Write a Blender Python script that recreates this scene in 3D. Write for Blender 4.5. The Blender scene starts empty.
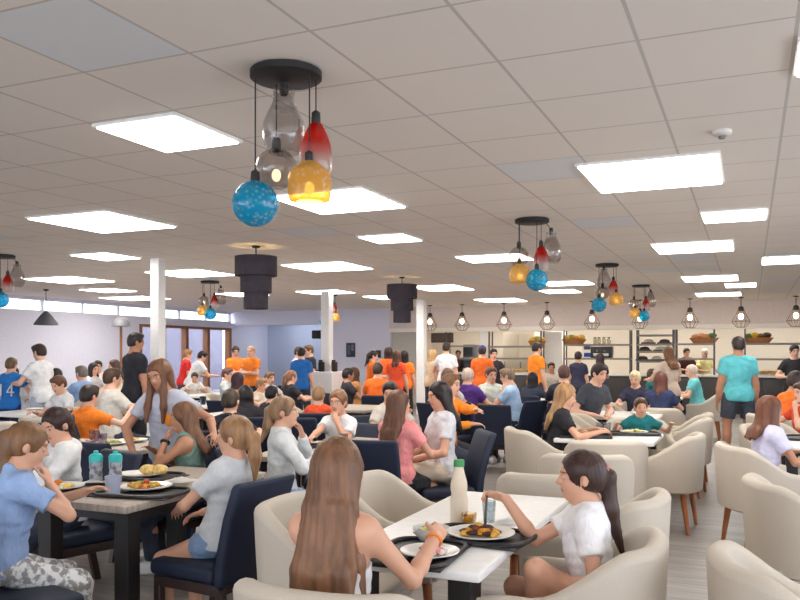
import bpy, bmesh, math, random
import numpy as np
from mathutils import Vector, Matrix
random.seed(7); rng = np.random.default_rng(5)
sc = bpy.context.scene
COL = sc.collection
EYE, F, CX, HY, CEIL = 1.5, 805.0, 400.0, 353.0, 2.8
PI = math.pi
# ---------- survey helpers: turn a reading off the photograph into metres on a known plane
def at(px, py, z):
    Y = (EYE - z) * F / (py - HY)
    return ((px - CX) / F * Y, Y)
def xat(px, Y): return (px - CX) / F * Y
VX, VY = 0.917, -0.399           # room axis along the back wall
UX, UY = 0.399, 0.917            # room axis along the left wall
C0 = (-5.25, 25.6)               # back left corner of the hall
ROT = math.atan2(VY, VX)
def rp(s, t): return (C0[0] + s*VX - t*UX, C0[1] + s*VY - t*UY)
# ---------- colours and materials
def lin(c):
    r = []
    for v in c:
        v = v / 255.0
        r.append(v/12.92 if v <= .04045 else ((v+.055)/1.055)**2.4)
    return tuple(r) + (1.0,)
MATS = {}
def node_mat(name):
    m = bpy.data.materials.new(name); m.use_nodes = True
    nt = m.node_tree; b = nt.nodes['Principled BSDF']
    return m, nt, b
def noise_col(nt, b, col, var, scale, detail=4, coord='Object', stretch=None):
    tc = nt.nodes.new('ShaderNodeTexCoord'); mp = nt.nodes.new('ShaderNodeMapping')
    nt.links.new(tc.outputs[coord], mp.inputs[0])
    if stretch: mp.inputs['Scale'].default_value = stretch
    n = nt.nodes.new('ShaderNodeTexNoise'); n.inputs['Scale'].default_value = scale; n.inputs['Detail'].default_value = detail
    nt.links.new(mp.outputs[0], n.inputs['Vector'])
    r = nt.nodes.new('ShaderNodeValToRGB')
    r.color_ramp.elements[0].position = .3; r.color_ramp.elements[1].position = .7
    r.color_ramp.elements[0].color = tuple(c*(1-var) for c in col[:3]) + (1,)
    r.color_ramp.elements[1].color = tuple(min(1, c*(1+var)) for c in col[:3]) + (1,)
    nt.links.new(n.outputs['Fac'], r.inputs['Fac']); nt.links.new(r.outputs[0], b.inputs['Base Color'])
    return n, r
def bump(nt, b, src, strength, dist=.005):
    bp = nt.nodes.new('ShaderNodeBump'); bp.inputs['Strength'].default_value = strength; bp.inputs['Distance'].default_value = dist
    nt.links.new(src, bp.inputs['Height']); nt.links.new(bp.outputs[0], b.inputs['Normal'])
def M(kind, rgb, rough=.6, metal=0.0):
    key = (kind, tuple(rgb), rough, metal)
    if key in MATS: return MATS[key]
    m, nt, b = node_mat(kind + '_%02x%02x%02x' % tuple(int(v) for v in rgb))
    c = lin(rgb); b.inputs['Roughness'].default_value = rough; b.inputs['Metallic'].default_value = metal
    if kind == 'cloth':
        n, r = noise_col(nt, b, c, .10, 14)
        n2 = nt.nodes.new('ShaderNodeTexNoise'); n2.inputs['Scale'].default_value = 9; n2.inputs['Detail'].default_value = 3
        bump(nt, b, n2.outputs['Fac'], .5, .03); b.inputs['Roughness'].default_value = .85
    elif kind == 'upholstery':
        n, r = noise_col(nt, b, c, .05, 260, 2)
        bump(nt, b, n.outputs['Fac'], .15, .002)
    elif kind == 'hair':
        n, r = noise_col(nt, b, c, .38, 34, 5, 'Object', (1, 1, .12))
        bump(nt, b, n.outputs['Fac'], .5, .006); b.inputs['Roughness'].default_value = .42
        b.inputs['Specular IOR Level'].default_value = .35
    elif kind == 'wood':
        n, r = noise_col(nt, b, c, .22, 8, 5, 'Object', (6, 6, .7)); bump(nt, b, n.outputs['Fac'], .1, .002)
    elif kind == 'food':
        n, r = noise_col(nt, b, c, .3, 60, 4); bump(nt, b, n.outputs['Fac'], .8, .006)
    elif kind == 'print':
        n, r = noise_col(nt, b, c, .45, 30, 3)
        r.color_ramp.elements[0].position = .45; r.color_ramp.elements[1].position = .55
    elif kind in ('glass', 'mottle'):
        nt.nodes.remove(b)
        out = nt.nodes['Material Output']
        tr = nt.nodes.new('ShaderNodeBsdfTransparent'); gl = nt.nodes.new('ShaderNodeBsdfGlossy'); mx = nt.nodes.new('ShaderNodeMixShader')
        tr.inputs[0].default_value = c; gl.inputs['Roughness'].default_value = .06
        fr = nt.nodes.new('ShaderNodeLayerWeight'); fr.inputs['Blend'].default_value = .35
        mh = nt.nodes.new('ShaderNodeMath'); mh.operation = 'MULTIPLY_ADD'; mh.inputs[1].default_value = .55; mh.inputs[2].default_value = .05
        nt.links.new(fr.outputs['Facing'], mh.inputs[0])
        nt.links.new(mh.outputs[0], mx.inputs[0]); nt.links.new(tr.outputs[0], mx.inputs[1]); nt.links.new(gl.outputs[0], mx.inputs[2])
        n = nt.nodes.new('ShaderNodeTexNoise'); n.inputs['Scale'].default_value = 22
        tc = nt.nodes.new('ShaderNodeTexCoord'); nt.links.new(tc.outputs['Object'], n.inputs['Vector'])
        bp = nt.nodes.new('ShaderNodeBump'); bp.inputs['Strength'].default_value = .7; bp.inputs['Distance'].default_value = .01
        nt.links.new(n.outputs['Fac'], bp.inputs['Height']); nt.links.new(bp.outputs[0], gl.inputs['Normal'])
        if kind == 'mottle':
            v = nt.nodes.new('ShaderNodeTexVoronoi'); v.inputs['Scale'].default_value = 42
            nt.links.new(tc.outputs['Object'], v.inputs['Vector'])
            rr = nt.nodes.new('ShaderNodeValToRGB'); rr.color_ramp.elements[0].position = .18; rr.color_ramp.elements[1].position = .42
            rr.color_ramp.elements[0].color = tuple(.35 + .65*q for q in c[:3]) + (1,); rr.color_ramp.elements[1].color = c
            nt.links.new(v.outputs['Distance'], rr.inputs['Fac'])
            df = nt.nodes.new('ShaderNodeBsdfTranslucent'); d2 = nt.nodes.new('ShaderNodeBsdfDiffuse'); m3 = nt.nodes.new('ShaderNodeMixShader'); m2 = nt.nodes.new('ShaderNodeMixShader')
            nt.links.new(rr.outputs[0], df.inputs[0]); nt.links.new(rr.outputs[0], d2.inputs[0])
            nt.links.new(df.outputs[0], m3.inputs[1]); nt.links.new(d2.outputs[0], m3.inputs[2])
            m2.inputs[0].default_value = .55
            nt.links.new(mx.outputs[0], m2.inputs[1]); nt.links.new(m3.outputs[0], m2.inputs[2])
            nt.links.new(m2.outputs[0], out.inputs[0])
        else:
            nt.links.new(mx.outputs[0], out.inputs[0])
    else:
        n, r = noise_col(nt, b, c, .04, 20)
    MATS[key] = m
    return m
def emis(rgb, strength):
    key = ('em', tuple(rgb), strength)
    if key in MATS: return MATS[key]
    m = bpy.data.materials.new('lit_panel'); m.use_nodes = True; nt = m.node_tree
    nt.nodes.remove(nt.nodes['Principled BSDF'])
    e = nt.nodes.new('ShaderNodeEmission'); e.inputs[0].default_value = lin(rgb); e.inputs[1].default_value = strength
    nt.links.new(e.outputs[0], nt.nodes['Material Output'].inputs[0]); MATS[key] = m
    return m
# ---------- objects
def tag(o, label=None, cat=None, group=None, kind=None):
    if label: o['label'] = label
    if cat: o['category'] = cat
    if group: o['group'] = group
    if kind: o['kind'] = kind
    return o
def put(o, parent=None, loc=None, rz=0):
    COL.objects.link(o)
    if parent: o.parent = parent
    if loc is not None: o.location = loc
    if rz: o.rotation_euler = (0, 0, rz)
    return o
def thing(name, label, cat, loc=(0,0,0), rz=0, group=None):
    o = bpy.data.objects.new(name, None); o.empty_display_size = .1
    put(o, None, loc, rz); return tag(o, label, cat, group)
def obj(name, bm, mat, parent=None, loc=None, rz=0, smooth=True):
    me = bpy.data.meshes.new(name); bm.normal_update(); bm.to_mesh(me); bm.free()
    if smooth:
        me.polygons.foreach_set('use_smooth', [True]*len(me.polygons))
        try: me.set_sharp_from_angle(angle=math.radians(38))
        except Exception: pass
    for mm in (mat if isinstance(mat, (list, tuple)) else [mat]): me.materials.append(mm)
    return put(bpy.data.objects.new(name, me), parent, loc, rz)
def dup(root, loc, rz, label, group=None):
    r = root.copy(); COL.objects.link(r); r.location = loc; r.rotation_euler = (0, 0, rz); r['label'] = label
    if group: r['group'] = group
    for ch in list(root.children):
        c = ch.copy(); COL.objects.link(c); c.parent = r
        for g in list(ch.children):
            d = g.copy(); COL.objects.link(d); d.parent = c
    return r
# ---------- mesh bits
def B(): return bmesh.new()
def box(bm, x0, x1, y0, y1, z0, z1, bev=0, seg=2, xf=None):
    r = bmesh.ops.create_cube(bm, size=1)
    vs = r['verts']
    for v in vs: v.co = Vector(((x0+x1)/2 + v.co.x*(x1-x0), (y0+y1)/2 + v.co.y*(y1-y0), (z0+z1)/2 + v.co.z*(z1-z0)))
    if bev > 0:
        es = list({e for v in vs for e in v.link_edges})
        q = bmesh.ops.bevel(bm, geom=es, offset=bev, segments=seg, affect='EDGES', profile=.5, clamp_overlap=True)
        vs = list({v for f in q['faces'] for v in f.verts} | {v for v in vs if v.is_valid})
    if xf:
        for v in vs: v.co = Vector(xf(v.co))
    return bm
def lathe(bm, prof, n=24, c=(0,0), closed=False, scale=(1,1)):
    rings = []
    for r, z in prof:
        rings.append([bm.verts.new((c[0] + r*scale[0]*math.cos(2*PI*i/n), c[1] + r*scale[1]*math.sin(2*PI*i/n), z)) for i in range(n)])
    for a, b in zip(rings[:-1], rings[1:]):
        for i in range(n): bm.faces.new((a[i], a[(i+1)%n], b[(i+1)%n], b[i]))
    if closed:
        bm.faces.new(rings[0][::-1]); bm.faces.new(rings[-1])
    return bm
def tube(bm, pts, r, n=8, r2=None, caps=True):
    pts = [Vector(p) for p in pts]; rings = []
    up = Vector((.13, .21, .97))
    for i, p in enumerate(pts):
        d = (pts[min(i+1, len(pts)-1)] - pts[max(i-1, 0)]).normalized()
        a = d.cross(up)
        if a.length < .05: a = d.cross(Vector((1, 0, 0)))
        a.normalize(); b = d.cross(a)
        rr = r if r2 is None else r + (r2-r)*i/(len(pts)-1)
        rings.append([bm.verts.new(p + a*rr*math.cos(2*PI*k/n) + b*rr*math.sin(2*PI*k/n)) for k in range(n)])
    for a, b in zip(rings[:-1], rings[1:]):
        for i in range(n): bm.faces.new((a[i], a[(i+1)%n], b[(i+1)%n], b[i]))
    if caps: bm.faces.new(rings[0][::-1]); bm.faces.new(rings[-1])
    return bm
def blob(bm, c, r, n=10, jit=0.0):
    q = bmesh.ops.create_uvsphere(bm, u_segments=n, v_segments=max(5, n*2//3), radius=1)
    for v in q['verts']:
        k = 1 + jit*(random.random()-.5)
        v.co = Vector((c[0]+v.co.x*r[0]*k, c[1]+v.co.y*r[1]*k, c[2]+v.co.z*r[2]*k))
    return bm
def struct(name, bm, mat, loc=None, rz=0, smooth=False, kind='structure'):
    o = obj(name, bm, mat, None, loc, rz, smooth); o['kind'] = kind; return o
# ================= THE ROOM =================
LS, LT = 20.0, 27.0        # hall size along the back wall and along the left wall
o0 = (C0[0], C0[1], 0)
# local room frame: x = along back wall, y = towards the back (y = -t)
def plank_floor():
    m, nt, b = node_mat('vinyl_planks')
    tc = nt.nodes.new('ShaderNodeTexCoord')
    br = nt.nodes.new('ShaderNodeTexBrick'); nt.links.new(tc.outputs['Object'], br.inputs['Vector'])
    br.inputs['Scale'].default_value = 1; br.inputs['Brick Width'].default_value = 1.2; br.inputs['Row Height'].default_value = .18
    br.inputs['Mortar Size'].default_value = .0025; br.inputs['Color1'].default_value = lin((158,152,147)); br.inputs['Color2'].default_value = lin((144,138,134))
    br.inputs['Mortar'].default_value = lin((112,107,104)); br.offset = .37
    mp = nt.nodes.new('ShaderNodeMapping'); mp.inputs['Scale'].default_value = (.9, 9, 1); nt.links.new(tc.outputs['Object'], mp.inputs[0])
    n = nt.nodes.new('ShaderNodeTexNoise'); n.inputs['Scale'].default_value = 2.2; n.inputs['Detail'].default_value = 6; nt.links.new(mp.outputs[0], n.inputs['Vector'])
    rr = nt.nodes.new('ShaderNodeValToRGB'); rr.color_ramp.elements[0].position = .32; rr.color_ramp.elements[1].position = .68
    rr.color_ramp.elements[0].color = (.74,.74,.74,1); rr.color_ramp.elements[1].color = (1.1,1.1,1.1,1); nt.links.new(n.outputs['Fac'], rr.inputs['Fac'])
    mx = nt.nodes.new('ShaderNodeMix'); mx.data_type = 'RGBA'; mx.blend_type = 'MULTIPLY'; mx.inputs['Factor'].default_value = 1
    nt.links.new(br.outputs['Color'], mx.inputs['A']); nt.links.new(rr.outputs[0], mx.inputs['B']); nt.links.new(mx.outputs['Result'], b.inputs['Base Color'])
    b.inputs['Roughness'].default_value = .42
    return m
def tile_ceiling():
    m, nt, b = node_mat('ceiling_tiles')
    tc = nt.nodes.new('ShaderNodeTexCoord'); sp = nt.nodes.new('ShaderNodeSeparateXYZ'); nt.links.new(tc.outputs['Object'], sp.inputs[0])
    gx, gy = .6, .63
    p = at_ceil(445, 0); q = at_ceil(310, 31)
    def loc(p): return ((p[0]-C0[0])*VX + (p[1]-C0[1])*VY, (p[0]-C0[0])*UX + (p[1]-C0[1])*UY)
    sx, sy = loc(p)[0], loc(q)[1]
    def mth(op, a, v=None, w=None):
        k = nt.nodes.new('ShaderNodeMath'); k.operation = op; nt.links.new(a, k.inputs[0])
        if v is not None:
            if isinstance(v, float): k.inputs[1].default_value = v
            else: nt.links.new(v, k.inputs[1])
        return k.outputs[0]
    fx = mth('DIVIDE', mth('ADD', sp.outputs[0], 60*gx - sx), gx); fy = mth('DIVIDE', mth('ADD', sp.outputs[1], 90*gy - sy), gy)
    def line(f, w):
        d = mth('ABSOLUTE', mth('SUBTRACT', mth('FRACT', mth('ADD', f, .5)), .5)); return mth('LESS_THAN', d, w)
    ln = mth('MAXIMUM', line(fx, .013), line(fy, .011))
    cb = nt.nodes.new('ShaderNodeCombineXYZ'); nt.links.new(mth('FLOOR', fx), cb.inputs[0]); nt.links.new(mth('FLOOR', fy), cb.inputs[1])
    wn = nt.nodes.new('ShaderNodeTexWhiteNoise'); nt.links.new(cb.outputs[0], wn.inputs['Vector'])
    rp_ = nt.nodes.new('ShaderNodeValToRGB'); rp_.color_ramp.elements[0].color = lin((245,237,228)); rp_.color_ramp.interpolation = 'CONSTANT'; rp_.color_ramp.elements[1].color = lin((236,237,238))
    e = rp_.color_ramp.elements.new(.93); e.color = lin((236,237,238)); nt.links.new(wn.outputs['Value'], rp_.inputs['Fac'])
    n = nt.nodes.new('ShaderNodeTexNoise'); n.inputs['Scale'].default_value = 140; nt.links.new(tc.outputs['Object'], n.inputs['Vector'])
    mx = nt.nodes.new('ShaderNodeMix'); mx.data_type = 'RGBA'; nt.links.new(ln, mx.inputs['Factor'])
    nt.links.new(rp_.outputs[0], mx.inputs['A']); mx.inputs['B'].default_value = lin((210,203,196)); nt.links.new(mx.outputs['Result'], b.inputs['Base Color'])
    bump(nt, b, n.outputs['Fac'], .12, .002); b.inputs['Roughness'].default_value = .9
    return m
def at_ceil(px, py): return at(px, py, CEIL)
KD = 3.4                                             # kitchen depth behind the servery line
b_ = B(); box(b_, -.2, LS+.2, -LT-.2, KD+.2, -.1, 0); struct('floor', b_, plank_floor(), o0, ROT)
b_ = B(); box(b_, -.2, LS+.2, -LT-.2, KD+.2, CEIL, CEIL+.12); struct('ceiling', b_, tile_ceiling(), o0, ROT)
wm = M('paint', (230,230,246), .8); kw = M('paint', (228,217,202), .8); bw = M('paint', (226,216,214), .8)
# left wall: solid below a clerestory strip, then a run of timber framed glazing near the corner
GL0, GL1, GH, CB, CT = .25, 4.35, 2.28, 2.44, 2.76
b_ = B()
box(b_, -.18, 0, -LT, -GL1, 0, CB); box(b_, -.18, 0, -GL1, 0, GH, CB); box(b_, -.18, 0, -LT, 0, CT, CEIL); box(b_, -.18, 0, -GL0, 2.2, 0, GH); box(b_, -.18, 0, 0, 2.2, GH, CEIL)
struct('wall_left', b_, wm, o0, ROT)
gl = M('glass', (244,247,250), .1); fr = M('paint', (232,232,236), .5); tw = M('wood', (150,98,62), .5)
n_ = 1
for k in range(9):                                   # clerestory lights
    y0 = -.15 - k*2.45
    w = B()
    for (a, c_, z0, z1) in ((y0, y0-2.45, CB, CB+.05), (y0, y0-2.45, CT-.04, CT)): box(w, -.13, -.05, c_, a, z0, z1)
    box(w, -.13, -.05, y0-.05, y0, CB, CT)
    if k % 2 == 0: box(w, -.12, -.06, y0-1.26, y0-1.22, CB, CT)
    wo = struct('window_%d' % n_, w, fr, o0, ROT)
    w = B(); box(w, -.1, -.09, y0-2.4, y0, CB+.04, CT-.03); obj('window_pane', w, gl, wo, smooth=False); n_ += 1
for k, (a, c_) in enumerate(((.25,1.36),(1.36,2.37),(2.37,3.36),(3.36,4.35))):
    w = B(); box(w, -.16, .02, -a-.07, -a+.05, 0, GH); box(w, -.15, .01, -c_, -a, GH-.07, GH); box(w, -.15, .01, -c_, -a, 0, .12)
    if k == 3: box(w, -.16, .02, -c_-.02, -c_+.08, 0, GH)
    wo = struct('window_%d' % n_, w, tw, o0, ROT)
    w = B(); box(w, -.1, -.09, -c_, -a, .1, GH-.05); obj('window_pane', w, gl, wo, smooth=False); n_ += 1
# back wall: recess, plain wall, servery opening under a bulkhead
R0, R1, S0 = 3.43, 5.41, 5.41
b_ = B()
box(b_, 0, R0, 0, .18, 2.37, CEIL); box(b_, R0, R1, 0, .18, 0, CEIL); box(b_, S0, LS, 0, .18, 2.18, CEIL)
box(b_, 16.9, LS, 0, .18, 0, 2.18)
struct('wall_back', b_, wm, o0, ROT)
b_ = B(); box(b_, S0-.02, LS, -.012, 0, 2.2, CEIL); struct('wall_bulkhead', b_, bw, o0, ROT)
b_ = B(); box(b_, S0, LS, -.06, -.013, 2.10, 2.21, .008); struct('trim_1', b_, M('paint', (240,236,230), .5), o0, ROT)
rw = M('paint', (184,193,214), .8)
b_ = B(); box(b_, 0, 3.6, 1.9, 2.05, 0, CEIL); box(b_, R0, R0+.15, .18, 2, 0, CEIL); struct('wall_recess', b_, rw, o0, ROT)
b_ = B(); box(b_, S0-.2, LS, KD, KD+.15, 0, CEIL); box(b_, S0-.2, S0, 2.06, KD, 0, CEIL); box(b_, S0-.2, S0-.05, .19, 2.05, 0, CEIL); struct('wall_kitchen', b_, kw, o0, ROT)
b_ = B(); box(b_, LS, LS+.15, -12, KD, 0, CEIL); box(b_, LS, LS+.15, -LT, -12, 0, .4); box(b_, LS, LS+.15, -LT, -12, 2.7, CEIL); struct('wall_right', b_, wm, o0, ROT)
b_ = B(); box(b_, -.15, LS+.15, -LT-.15, -LT, 0, .4); box(b_, -.15, LS+.15, -LT-.15, -LT, 2.7, CEIL); struct('wall_front', b_, wm, o0, ROT)
def glazing(name, xs, x_axis):  # unseen window bands, added so that daylight lifts the ceiling
    b_ = B(); g_ = B()
    for i, v in enumerate(xs):
        if x_axis: box(b_, v-.04, v+.04, -LT-.12, -LT-.02, .4, 2.7)
        else: box(b_, LS+.02, LS+.12, v-.04, v+.04, .4, 2.7)
    o = struct(name, b_, fr, o0, ROT)
    if x_axis: box(g_, xs[0], xs[-1], -LT-.08, -LT-.07, .4, 2.7)
    else: box(g_, LS+.07, LS+.08, xs[0], xs[-1], .4, 2.7)
    obj('window_pane', g_, gl, o, smooth=False)
glazing('window_20', [0, 2.5, 5, 7.5, 10, 12.5, 15, 17.5, 20], True)
glazing('window_21', [-27, -24, -21, -18, -15, -12], False)
b_ = B(); box(b_, .001, .02, -LT, -GL1-.1, 0, .1); struct('baseboard_left', b_, M('paint', (150,150,158), .6), o0, ROT)
# grey folding door beside the servery
b_ = B(); box(b_, S0+.02, 6.42, .1, .15, 0, 2.1)
d_ = struct('door_1', b_, M('paint', (196,192,182), .6), o0, ROT)
b_ = B(); box(b_, 6.26, 6.29, .06, .1, .95, 1.15, .008); obj('door_handle', b_, M('metal', (60,60,62), .4, .8), d_)
# outside: pale paving and a low rendered wall in daylight
b_ = B(); box(b_, -40, -.2, -34, 14, -.35, -.12); struct('ground', b_, M('paint', (130,130,140), .9), o0, ROT)
b_ = B(); box(b_, -7.2, -7, -28, 9, -.12, 2.7); struct('wall_garden', b_, M('paint', (124,119,136), .9), o0, ROT)
# columns
def column(name, px, Y, w, low=None):
    b_ = B(); x = xat(px, Y); box(b_, -w/2, w/2, -w/2, w/2, 0, CEIL, .012)
    if low: box(b_, -low[0]/2, low[0]/2, -low[0]/2, low[0]/2, 0, low[1], .01)
    return struct(name, b_, M('paint', (238,237,236), .6), (x, Y, 0), ROT)
column('column', 158, 11.1, .15); column('column', 327, 16.6, .19, (.5, 1.12)); column('column', 421.5, 19.6, .2)
# ---------- ceiling light panels (corners read off the photograph, laid on the ceiling plane)
LIGHT = emis((255,250,242), 10.0)
PAN = [  # corners left, top, right, bottom ; label
 (((97,124),(175,113),(237,139),(167,149)), 'bright square ceiling panel left of the big coloured glass pendant cluster'),
 (((277,194),(360,186),(403,204),(318,213)), 'bright square ceiling panel directly behind the amber glass jar of the big pendant'),
 (((31,217),(105,209),(173,225),(103,231)), 'wide bright ceiling panel on the left, left of the blue globe'),
 (((579,163),(718,152),(721,181),(600,190)), 'largest bright ceiling panel, upper right of the room'),
 (((74,254),(105,251),(138,257),(106,259)), 'small ceiling panel just left of the first white column top'),
 (((29,278),(70,275),(109,280),(70,283)), 'thin ceiling panel at far left above the clerestory windows'),
 (((358,236),(396,232),(424,238),(384,242)), 'ceiling panel midway between the two black drum pendants, in front of both'),
 (((287,264),(340,260),(369,267),(316,271)), 'ceiling panel right of the larger black drum pendant'),
 (((150,271),(194,268),(231,273),(186,277)), 'ceiling panel between the first white column and the larger drum pendant'),
 (((452,256),(515,252),(534,257),(480,262)), 'long ceiling panel just left of the middle coloured pendant cluster'),
 (((651,243),(732,239),(733,248),(661,253)), 'ceiling panel right of centre, third behind the largest panel'),
 (((701,211),(766,207),(766,217),(706,221)), 'ceiling panel right of the largest one and one row behind it'),
 (((681,276),(737,274),(738,279),(686,281)), 'narrow ceiling panel above the man in the teal shirt, second from the back'),
 (((762,257),(818,253),(818,261),(763,263)), 'ceiling panel cut by the right edge of the picture'),
 (((725,283),(756,282),(756,285),(726,287)), 'short ceiling panel near the wall, beside the man in teal'),
 (((696,293),(740,291),(741,294),(698,296)), 'last ceiling panel before the bulkhead, above the man in teal'),
 (((545,282),(584,279),(592,282),(550,286)), 'ceiling panel just behind the blue globe of the middle pendant cluster'),
 (((543,290),(575,288),(577,291),(548,293)), 'narrow ceiling panel second behind the middle pendant cluster'),
 (((418,286),(455,283),(466,288),(430,291)), 'ceiling panel just right of the smaller black drum pendant'),
 (((297,291),(330,289),(354,291),(322,294)), 'ceiling panel crossed by the second white column'),
 (((480,299),(515,297),(523,300),(487,302)), 'farthest ceiling panel above the wire cage lamps'),
 (((87,289),(108,287),(129,290),(108,292)), 'small ceiling panel far left, behind the first white column'),
 (((108,297),(145,295),(162,298),(126,300)), 'farthest ceiling panel at the left, by the clerestory'),
 (((828,36),(882,27),(894,57),(827,67)), 'ceiling panel at the upper right corner of the picture'),
 (((222,293),(245,291),(262,294),(240,296)), 'ceiling panel half hidden behind the larger drum pendant'),
 (((370,296),(392,294),(404,297),(382,299)), 'faint far ceiling panel left of the smaller drum pendant'),
]
LIGHT2 = emis((255,248,236), 17.0); LIGHT3 = emis((240,246,255), 7.0)
def panel(cs, label, nm='ceiling_light', lm=None):
    P = [Vector(c) for c in cs]
    c = sum(P, Vector((0,0)))/4
    u = Vector((UX, UY)); v = Vector((VX, VY))
    a = [abs((P[i]-P[j]).dot(v)) for i, j in ((1,0),(2,3))]; b2 = [abs((P[i]-P[j]).dot(u)) for i, j in ((1,2),(0,3))]
    hx, hy = max(.22, sum(a)/4), max(.22, sum(b2)/4)
    t = thing(nm, label, 'ceiling light', (c.x, c.y, CEIL), ROT, 'flat light panels on the ceiling')
    f = B(); box(f, -hx-.02, hx+.02, -hy-.02, hy+.02, -.018, -.001); obj('frame', f, M('paint', (236,234,230), .5), t, smooth=False)
    d = B(); box(d, -hx, hx, -hy, hy, -.026, -.0185); obj('diffuser', d, lm or LIGHT, t, smooth=False)
for cs, lab in PAN: panel([at_ceil(*c) for c in cs], lab)
for k, (s, t) in enumerate(((13.2,25.3),(9.6,25.3),(16.8,24.9),(13.2,22.9),(18.2,17.5),(6.5,22.6),(3.0,20.5))):  # out of view, added to light the near end of the hall
    p = Vector(rp(s, t)); w = .45
    v = Vector((VX,VY))*w; u = Vector((UX,UY))*w
    panel([p-v+u*1, p+v+u*1, p+v-u, p-v-u], ('unseen added ceiling panel behind the viewer, near the front wall', 'unseen added ceiling panel behind the viewer, to the left', 'unseen added ceiling panel behind the viewer, to the right', 'unseen added ceiling panel right above the viewer', 'unseen added ceiling panel by the right wall beside the viewer', 'unseen added ceiling panel left of the viewer', 'unseen added ceiling panel far left of the viewer by the left wall')[k])
for k, (s, y) in enumerate(((7.6,1.6),(10.4,1.6),(13.2,1.6),(15.8,1.6),(1.7,1.0))):  # added panels that brighten the kitchen and, last one, the recess
    p = Vector((C0[0]+s*VX+y*UX, C0[1]+s*VY+y*UY)); v = Vector((VX,VY))*.6; u = Vector((UX,UY))*.3
    panel([p-v+u, p+v+u, p+v-u, p-v-u], 'added ceiling light inside the blue grey recess' if k == 4 else ('first', 'second', 'third', 'fourth')[k] + ' added kitchen ceiling light from the grey door, behind the bulkhead', 'added_fill_light', LIGHT3 if k == 4 else LIGHT2)
# sprinkler head / smoke detector on the near ceiling
x, y = at_ceil(722, 131)
t = thing('smoke_detector', 'small white smoke detector on the ceiling above the largest light panel', 'smoke detector', (x, y, CEIL))
b_ = B(); lathe(b_, [(.055,0),(.055,-.018),(.04,-.03)], 20, closed=True); obj('base', b_, M('paint', (225,222,216), .5), t)
b_ = B(); lathe(b_, [(.02,-.03),(.018,-.045),(.006,-.048)], 14, closed=True); obj('sensor', b_, M('metal', (120,118,115), .4, .5), t)
# ---------- coloured glass pendant clusters
blk = M('metal', (38,36,36), .5, .3)
AMB = M('mottle', (246,200,100), .1); CYA = M('mottle', (16,186,222), .1); CLR = M('glass', (222,218,216), .1); 
def red_mat():
    m = M('glass', (255,255,255), .1).copy(); m.name = 'red_fade_glass'; nt = m.node_tree
    tr = [n for n in nt.nodes if n.type == 'BSDF_TRANSPARENT'][0]; out = nt.nodes['Material Output']
    tc = nt.nodes.new('ShaderNodeTexCoord'); sp = nt.nodes.new('ShaderNodeSeparateXYZ'); nt.links.new(tc.outputs['Generated'], sp.inputs[0])
    r = nt.nodes.new('ShaderNodeValToRGB'); r.color_ramp.elements[0].position = .25; r.color_ramp.elements[0].color = (.86,.83,.83,1)
    r.color_ramp.elements[1].position = .62; r.color_ramp.elements[1].color = lin((240,78,62))
    nt.links.new(sp.outputs[2], r.inputs['Fac']); nt.links.new(r.outputs[0], tr.inputs[0])
    mx = [n for n in nt.nodes if n.type == 'MIX_SHADER'][0]; m2 = nt.nodes.new('ShaderNodeMixShader'); df = nt.nodes.new('ShaderNodeBsdfTranslucent'); nt.links.new(r.outputs[0], df.inputs[0])
    m2.inputs[0].default_value = .55; nt.links.new(mx.outputs[0], m2.inputs[1]); nt.links.new(df.outputs[0], m2.inputs[2]); nt.links.new(m2.outputs[0], out.inputs[0])
    return m
RED = red_mat()
def arc(r, n, a0, a1, sz=1.0): return [(r*math.cos(a0+(a1-a0)*i/n), r*sz*math.sin(a0+(a1-a0)*i/n)) for i in range(n+1)]
SH = {
 'globe': (arc(.105, 14, -PI/2+.05, PI/2-.22), CYA, .105),
 'bell': ([(.05,.155),(.047,.12),(.055,.09),(.075,.05),(.095,0),(.1,-.05),(.092,-.1),(.07,-.14)], CLR, .15),
 'round': (arc(.098, 12, -PI/2+.4, PI/2-.3), CLR, .1),
 'drop': ([(.012,.12),(.03,.105),(.052,.06),(.068,.01),(.076,-.05),(.074,-.1),(.066,-.12)], RED, .12),
 'jar': ([(.035,.09),(.05,.075),(.088,.045),(.098,.02),(.098,-.06),(.092,-.085),(.06,-.092)], AMB, .09),
}
SHL = {'globe':'blue mottled glass globe shade','bell':'clear bell shaped glass shade','round':'clear rippled round glass shade','drop':'red glass drop shade fading to clear','jar':'amber glass jar shade'}
BULB = emis((255,226,180), 1.6)
def cluster(px, py, items, label):
    x, y = at_ceil(px, py)
    t = thing('pendant_light_cluster', label, 'pendant light', (x, y, CEIL), 0, 'coloured glass pendant clusters')
    b_ = B(); lathe(b_, [(.155,0),(.165,-.006),(.165,-.034),(.155,-.04)], 40, closed=True); obj('canopy', b_, blk, t)
    for i, (kind, dx, z, dy) in enumerate(items):
        prof, m, up = SH[kind]; dz = z - CEIL
        r = math.hypot(dx, dy); k = min(1, .14/r) if r > 0 else 1
        b_ = B(); tube(b_, [(dx*k, dy*k, -.035), (dx, dy, dz+up+.03)], .0035, 6); obj('cord', b_, blk, t)
        b_ = B(); lathe(b_, [(.008,.05),(.02,.04),(.022,-.005),(.016,-.02)], 14, closed=True); so = obj('socket', b_, blk, t, (dx, dy, dz+up))
        b_ = B(); lathe(b_, prof, 28); s_ = obj('glass_shade', b_, m, t, (dx, dy, dz)); s_['label'] = SHL[kind]
        if kind in ('jar', 'round'):
            b_ = B(); blob(b_, (0,0,-.03), (.022,.022,.03), 12); obj('bulb', b_, BULB, s_)
A1 = [('bell',-.015,2.57,.04),('round',-.055,2.364,.07),('globe',-.138,2.185,-.02),('drop',.138,2.447,.0),('jar',.115,2.277,-.06)]
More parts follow.
